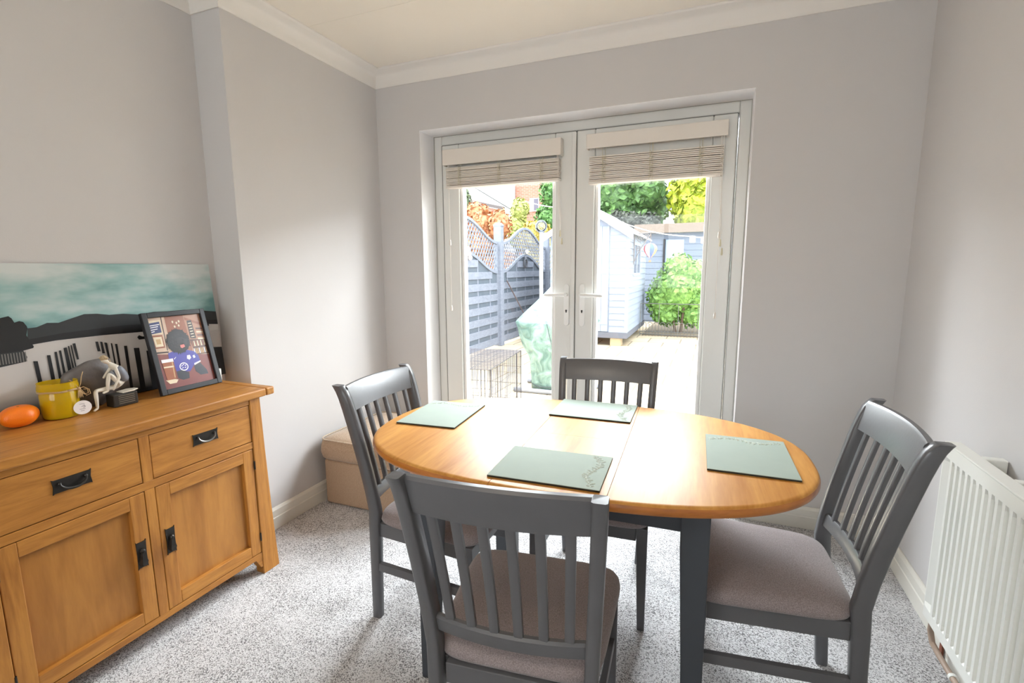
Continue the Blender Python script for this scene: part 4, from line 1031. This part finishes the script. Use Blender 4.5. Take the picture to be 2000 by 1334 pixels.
# low wire border fence
bf = thing('border_fence', 'low metal hoop border fence in front of the leafy bush', 'border fence', (.62, 8.12, GZ))
m = MB(); W_ = 2.6
for z in (.70, .10, .04): m.tube([(0, 0, z), (W_, 0, z)], .008, 5)
m.build('rails', plain('border_fence_metal', (86, 86, 84), .6), bf)
m = MB()
for k in range(int(W_/.065)): m.tube([(k*.065, 0, 0), (k*.065, 0, .70 if k % 6 == 0 else .26)], .006, 4)
for k in range(int(W_/.13)-1): m.tube([(k*.13+.0325+.0975*(1-math.cos(a))/2, 0, .26+.04*math.sin(a)) for a in [PI*i/6 for i in range(7)]], .006, 4)
m.build('hoops', plain('border_fence_rod', (96, 94, 90), .6), bf)

# grey outbuilding at the end of the garden
ob = thing('outbuilding', 'low grey-blue boarded outbuilding with flat beige roof at the garden end', 'outbuilding', (3.2, 11.0, GZ))
m = MB(); m.box(-3.0, 3.0, 0, 2.5, 0, 2.35)
z = .05
while z < 2.25: m.box(-3.0, 3.0, -.014, 0, z, z+.14); z += .155
m.build('wall', plain('grey_blue_boarding', (112, 122, 140), .8, var=.08), ob)
m = MB(); m.loft([[(-3.15, y, 2.35+e_), (3.15, y, 2.35+e_), (3.15, y, 2.58+e_*.4), (-3.15, y, 2.58+e_*.4)] for y, e_ in ((-.25, .0), (2.8, .45))]); m.build('roof', M_roofe, ob)
m = MB(); m.box(-2.35, -1.9, -.03, -.015, 1.55, 2.18); m.build('window_board', plain('pale_board', (150, 168, 190), .6), ob)
m = MB(); m.box(-2.42, -2.37, -.05, -.015, 1.4, 2.2); m.build('drain_pipe', M_black, ob)

# covered barbecue
bq = thing('covered_barbecue', 'barbecue under a crumpled green tarpaulin cover', 'barbecue', (.34, 2.85, GZ))
m = MB(); rings = []
rnd = random.Random(4)
levels = [(.03, .27, .20, -.02), (.12, .26, .20, -.02), (.28, .28, .22, -.01), (.42, .31, .25, 0), (.55, .38, .27, 0), (.68, .43, .30, 0), (.78, .46, .31, 0), (.845, .485, .33, .0), (.86, .47, .32, .0), (.95, .40, .29, .02), (1.08, .28, .22, .04), (1.20, .17, .17, .06), (1.30, .09, .10, .07), (1.335, .03, .04, .07)]
for z, hx, hy, sh_ in levels:
    ring = []
    for k in range(48):
        a = 2*PI*k/48; e_ = 2/3.2; u = math.copysign(abs(math.cos(a))**e_, math.cos(a)); v = math.copysign(abs(math.sin(a))**e_, math.sin(a))
        w = 1+(.05*math.sin(a*7+z*5)+.03*math.sin(a*13-z*9))*(1.2-min(z, .85))
        ring.append((hx*u*w+sh_, hy*v*w, z+.01*math.sin(a*5)*(z > .1)))
    rings.append(ring)
m.loft(rings); m.build('tarpaulin', M_tarp, bq, smooth=True)
m = MB()
m.tube([(.30*math.cos(a)-.02, .24*math.sin(a), .09+.01*math.sin(a*4)) for a in [2*PI*k/30 for k in range(31)]], .006, 5); m.tube([(-.02, -.335, .84), (.04, -.335, .60), (.05, -.30, .42)], .005, 5)
m.build('tie_cord', plain('dark_cord', (48, 58, 58), .8), bq)
for yy in (-.24, .24):
    m = MB(); m.tube([(-.46, yy, .03), (.46, yy, .03)], .028, 8); m.build('stand_foot', plain('grey_tube', (110, 112, 120), .5), bq)

# wire crate
cr_ = thing('wire_crate', 'folding wire dog crate standing on the patio by the fence', 'crate', (-.22, 1.72, GZ), math.radians(6))
cw_, cl_, chh = .37, .54, .56
m = MB()
def bar(a, b, r=.0028): m.tube([a, b], r, 4)
for z in (0.01, .19, .38, chh):
    r = .003 if z in (.01, chh) else .0022
    for a, b in (((-cw_, -cl_, z), (cw_, -cl_, z)), ((cw_, -cl_, z), (cw_, cl_, z)), ((cw_, cl_, z), (-cw_, cl_, z)), ((-cw_, cl_, z), (-cw_, -cl_, z))): bar(a, b, r)
for sx in (-1, 1):
    for sy in (-1, 1): bar((sx*cw_, sy*cl_, 0), (sx*cw_, sy*cl_, chh), .0045)
m.build('frame', M_wire, cr_)
m = MB(); k = -cl_+.036
while k < cl_-.01:
    for s in (-1, 1): bar((s*cw_, k, .01), (s*cw_, k, chh))
    bar((-cw_, k, chh), (cw_, k, chh)); k += .0385
k = -cw_+.036
while k < cw_-.01:
    for s in (-1, 1): bar((k, s*cl_, .01), (k, s*cl_, chh))
    k += .0385
for x_ in (-.18, 0, .18): bar((x_, -cl_, chh), (x_, cl_, chh), .0022)
m.build('mesh_bars', M_wire, cr_)

# ------------------------------------------------------------------ plants
def leaves(m, c, rad, n, size, rnd, shell=.55, mi=0, up_=0., flat=False):
    for _ in range(n):
        d = Vector((rnd.gauss(0, 1), rnd.gauss(0, 1), rnd.gauss(0, 1))).normalized()
        r = rnd.uniform(shell, 1)**.6
        p = Vector((c[0]+d.x*rad[0]*r, c[1]+d.y*rad[1]*r, c[2]+d.z*rad[2]*r))
        s = size*rnd.uniform(.6, 1.3)
        a = (d+Vector((rnd.uniform(-.7, .7), rnd.uniform(-.7, .7), rnd.uniform(-.7, .7)+up_))).normalized()
        b = a.cross(Vector((rnd.uniform(-1, 1), rnd.uniform(-1, 1), rnd.uniform(-1, 1)))).normalized(); e = a.cross(b)
        t_ = b*s; w = e*s*.55
        m._a([p-t_, p-t_*.2+w, p+t_*.5+w*.7, p+t_, p+t_*.5-w*.7, p-t_*.2-w], [(0, 1, 2, 3, 4, 5)], mi)
def plant(name, label, cat, loc, blobs, mat, n, size, seed, trunk=None, group=None):
    t_ = thing(name, label, cat, loc, 0, group); m = MB(); rnd = random.Random(seed)
    vol = sum(b[1][0]*b[1][2] for b in blobs)
    for c, r in blobs: leaves(m, c, r, int(n*r[0]*r[2]/vol), size, rnd)
    m.build('foliage', mat, t_)
    mc = MB()
    for c, r in blobs: mc.ball(c, r[0]*.80, r[1]*.80, r[2]*.80, 14, 9)
    mc.build('inner_foliage', mat, t_, smooth=True)
    m2 = MB()
    for path, rr_ in (trunk or [([(0, 0, 0), (0, 0, blobs[0][0][2])], .12)]): m2.tube(path, [rr_, rr_*.5] if len(path) == 2 else [rr_*(1-.5*i/(len(path)-1)) for i in range(len(path))], 7)
    m2.build('trunk', M_trunk, t_)
    return t_
Lg = leafmat('bush_leaf', (142, 184, 92), (70, 112, 46), 9)
plant('leafy_bush', 'broad-leaved light green bush behind the border fence', 'bush', (1.33, 8.75, GZ),
      [((0, 0, .95), (.62, .45, .60)), ((-.28, 0, .75), (.42, .35, .5)), ((.45, 0, .9), (.40, .35, .55)), ((.0, 0, 1.45), (.35, .3, .34)), ((.35, 0, 1.35), (.35, .3, .3)), ((-.2, .0, .45), (.35, .3, .32)), ((.35, 0, .42), (.35, .3, .3))], Lg, 2600, .07, 1,
      [([(0, -.1, 0), (-.1, -.15, .5), (-.2, -.2, 1.0)], .03), ([(.1, -.1, 0), (.15, -.2, .6), (.3, -.2, 1.2)], .03)])
Lc = leafmat('conifer_leaf', (112, 152, 84), (44, 70, 44), 3.0)
Ly = leafmat('yellow_leaf', (176, 182, 48), (110, 132, 30), 3.2)
rnd = random.Random(5)
def blobs_wide(x0, x1, z0, z1, n, r, seed, yj=.5):
    q = random.Random(seed); return [((q.uniform(x0, x1), q.uniform(-yj, yj), q.uniform(z0, z1)), (r*q.uniform(.7, 1.2), r*.8, r*q.uniform(.7, 1.2))) for _ in range(n)]
plant('conifer_hedge', 'tall dark green conifer behind the shed roof', 'tree', (-1.0, 16, GZ), [((0, 0, 2.4), (1.3, .9, 1.9))]+blobs_wide(-1.1, .75, 1.4, 6.0, 17, .95, 3), Lc, 9000, .13, 2)
plant('yellow_tree', 'bright yellow-green tree right of the dark conifer', 'tree', (1.75, 15.2, GZ), [((0, 0, 2.8), (1.1, .9, 1.5))]+blobs_wide(-.9, 1.9, 2.2, 5.6, 18, .8, 8), Ly, 8000, .13, 3)
plant('dark_shrub', 'dark low shrub between the conifer and outbuilding roof', 'shrub', (-.1, 13.9+.5, GZ), blobs_wide(-1.1, .5, 2.2, 3.1, 9, .5, 31, .3), leafmat('dark_leaf', (64, 70, 58), (30, 32, 34), 5), 3200, .08, 4)
# left background plants
La_ = leafmat('autumn_leaf', (196, 130, 92), (150, 108, 66), 2.2)
Lz = leafmat('golden_leaf', (200, 180, 84), (150, 130, 60), 2.5)
plant('autumn_shrub', 'reddish orange autumn shrub above the fence', 'shrub', (-3.85, 10.2, GZ), blobs_wide(-.55, .45, 1.3, 2.95, 12, .45, 12, .2), La_, 5200, .07, 5)
plant('golden_shrub', 'golden yellow shrub behind the fence, left of the shed', 'shrub', (-2.62, 10.9, GZ), blobs_wide(-.45, .6, 1.3, 2.75, 11, .45, 14, .2), Lz, 4600, .07, 6)
plant('columnar_conifer', 'narrow grey-green conifer at the far left of the garden', 'tree', (-5.10, 10.5, GZ), [((0, 0, 2.6), (.42, .42, 1.5)), ((.1, 0, 3.2), (.38, .38, 1.2)), ((-.4, 0, 2.8), (.45, .4, 1.5)), ((.05, 0, 1.6), (.4, .4, 1.2))], leafmat('grey_conifer_leaf', (110, 124, 92), (62, 80, 56), 4), 4200, .06, 7)
plant('green_tree', 'mid-green round tree beside the brick house', 'tree', (-3.55, 15.0, GZ), [((0, 0, 3.2), (.7, .6, .7)), ((.2, 0, 4.2), (.7, .6, .9)), ((.0, 0, 5.0), (.6, .6, .6)), ((.4, 0, 2.6), (.6, .5, .6))], leafmat('mid_green_leaf', (96, 146, 66), (50, 92, 44), 4), 4200, .08, 8)
plant('pale_shrub', 'pale yellow-green shrub against the brick house wall', 'shrub', (-4.55, 14.0, GZ), [((0, 0, 2.9), (.4, .4, .5)), ((.1, 0, 3.5), (.35, .35, .45)), ((.2, 0, 2.5), (.5, .4, .4))], leafmat('pale_leaf', (186, 190, 110), (140, 150, 80), 4), 2200, .07, 9)
# houses behind the fence
hs = thing('white_house', 'white rendered house gable with a dark fascia far behind the fence', 'house', (-8.6, 19, GZ))
m = MB(); m.box(-3.0, 1.9, 0, 5, 0, 8.5); m.build('wall', M_white_render, hs)
m = MB(); m.prism([(-3.0, 5.33), (1.6, 4.25), (1.6, 4.12), (-3.0, 5.18)], 'y', -.6, -.3); m.build('fascia', plain('dark_fascia', (92, 84, 84), .7), hs)
m = MB(); m.prism([(-3.0, 5.15), (1.5, 4.1), (1.5, 0), (-3.0, 0)], 'y', -.5, -.35); m.build('brick_outhouse', M_brick, hs)
m = MB(); m.tube([(-1.2, -.5, 6.0), (2.0, -.5, 4.1)], .02, 5); m.build('overhead_wire', M_black, hs)
h2 = thing('brick_house', 'red brick house with a small window behind the golden shrub', 'house', (-4.75, 19.2, GZ))
m = MB(); m.box(-1.93, 3.2, 0, 5, 0, 8.5); m.build('wall', M_brick, h2)
m = MB(); m.box(-1.2, -.75, -.03, 0, 4.05, 4.65); fr = m.build('window', M_upvc, h2)
m = MB(); m.box(-1.0, -.79, -.04, -.03, 4.09, 4.61); m.build('pane', plain('house_window_glass', (90, 84, 100), .1), fr)
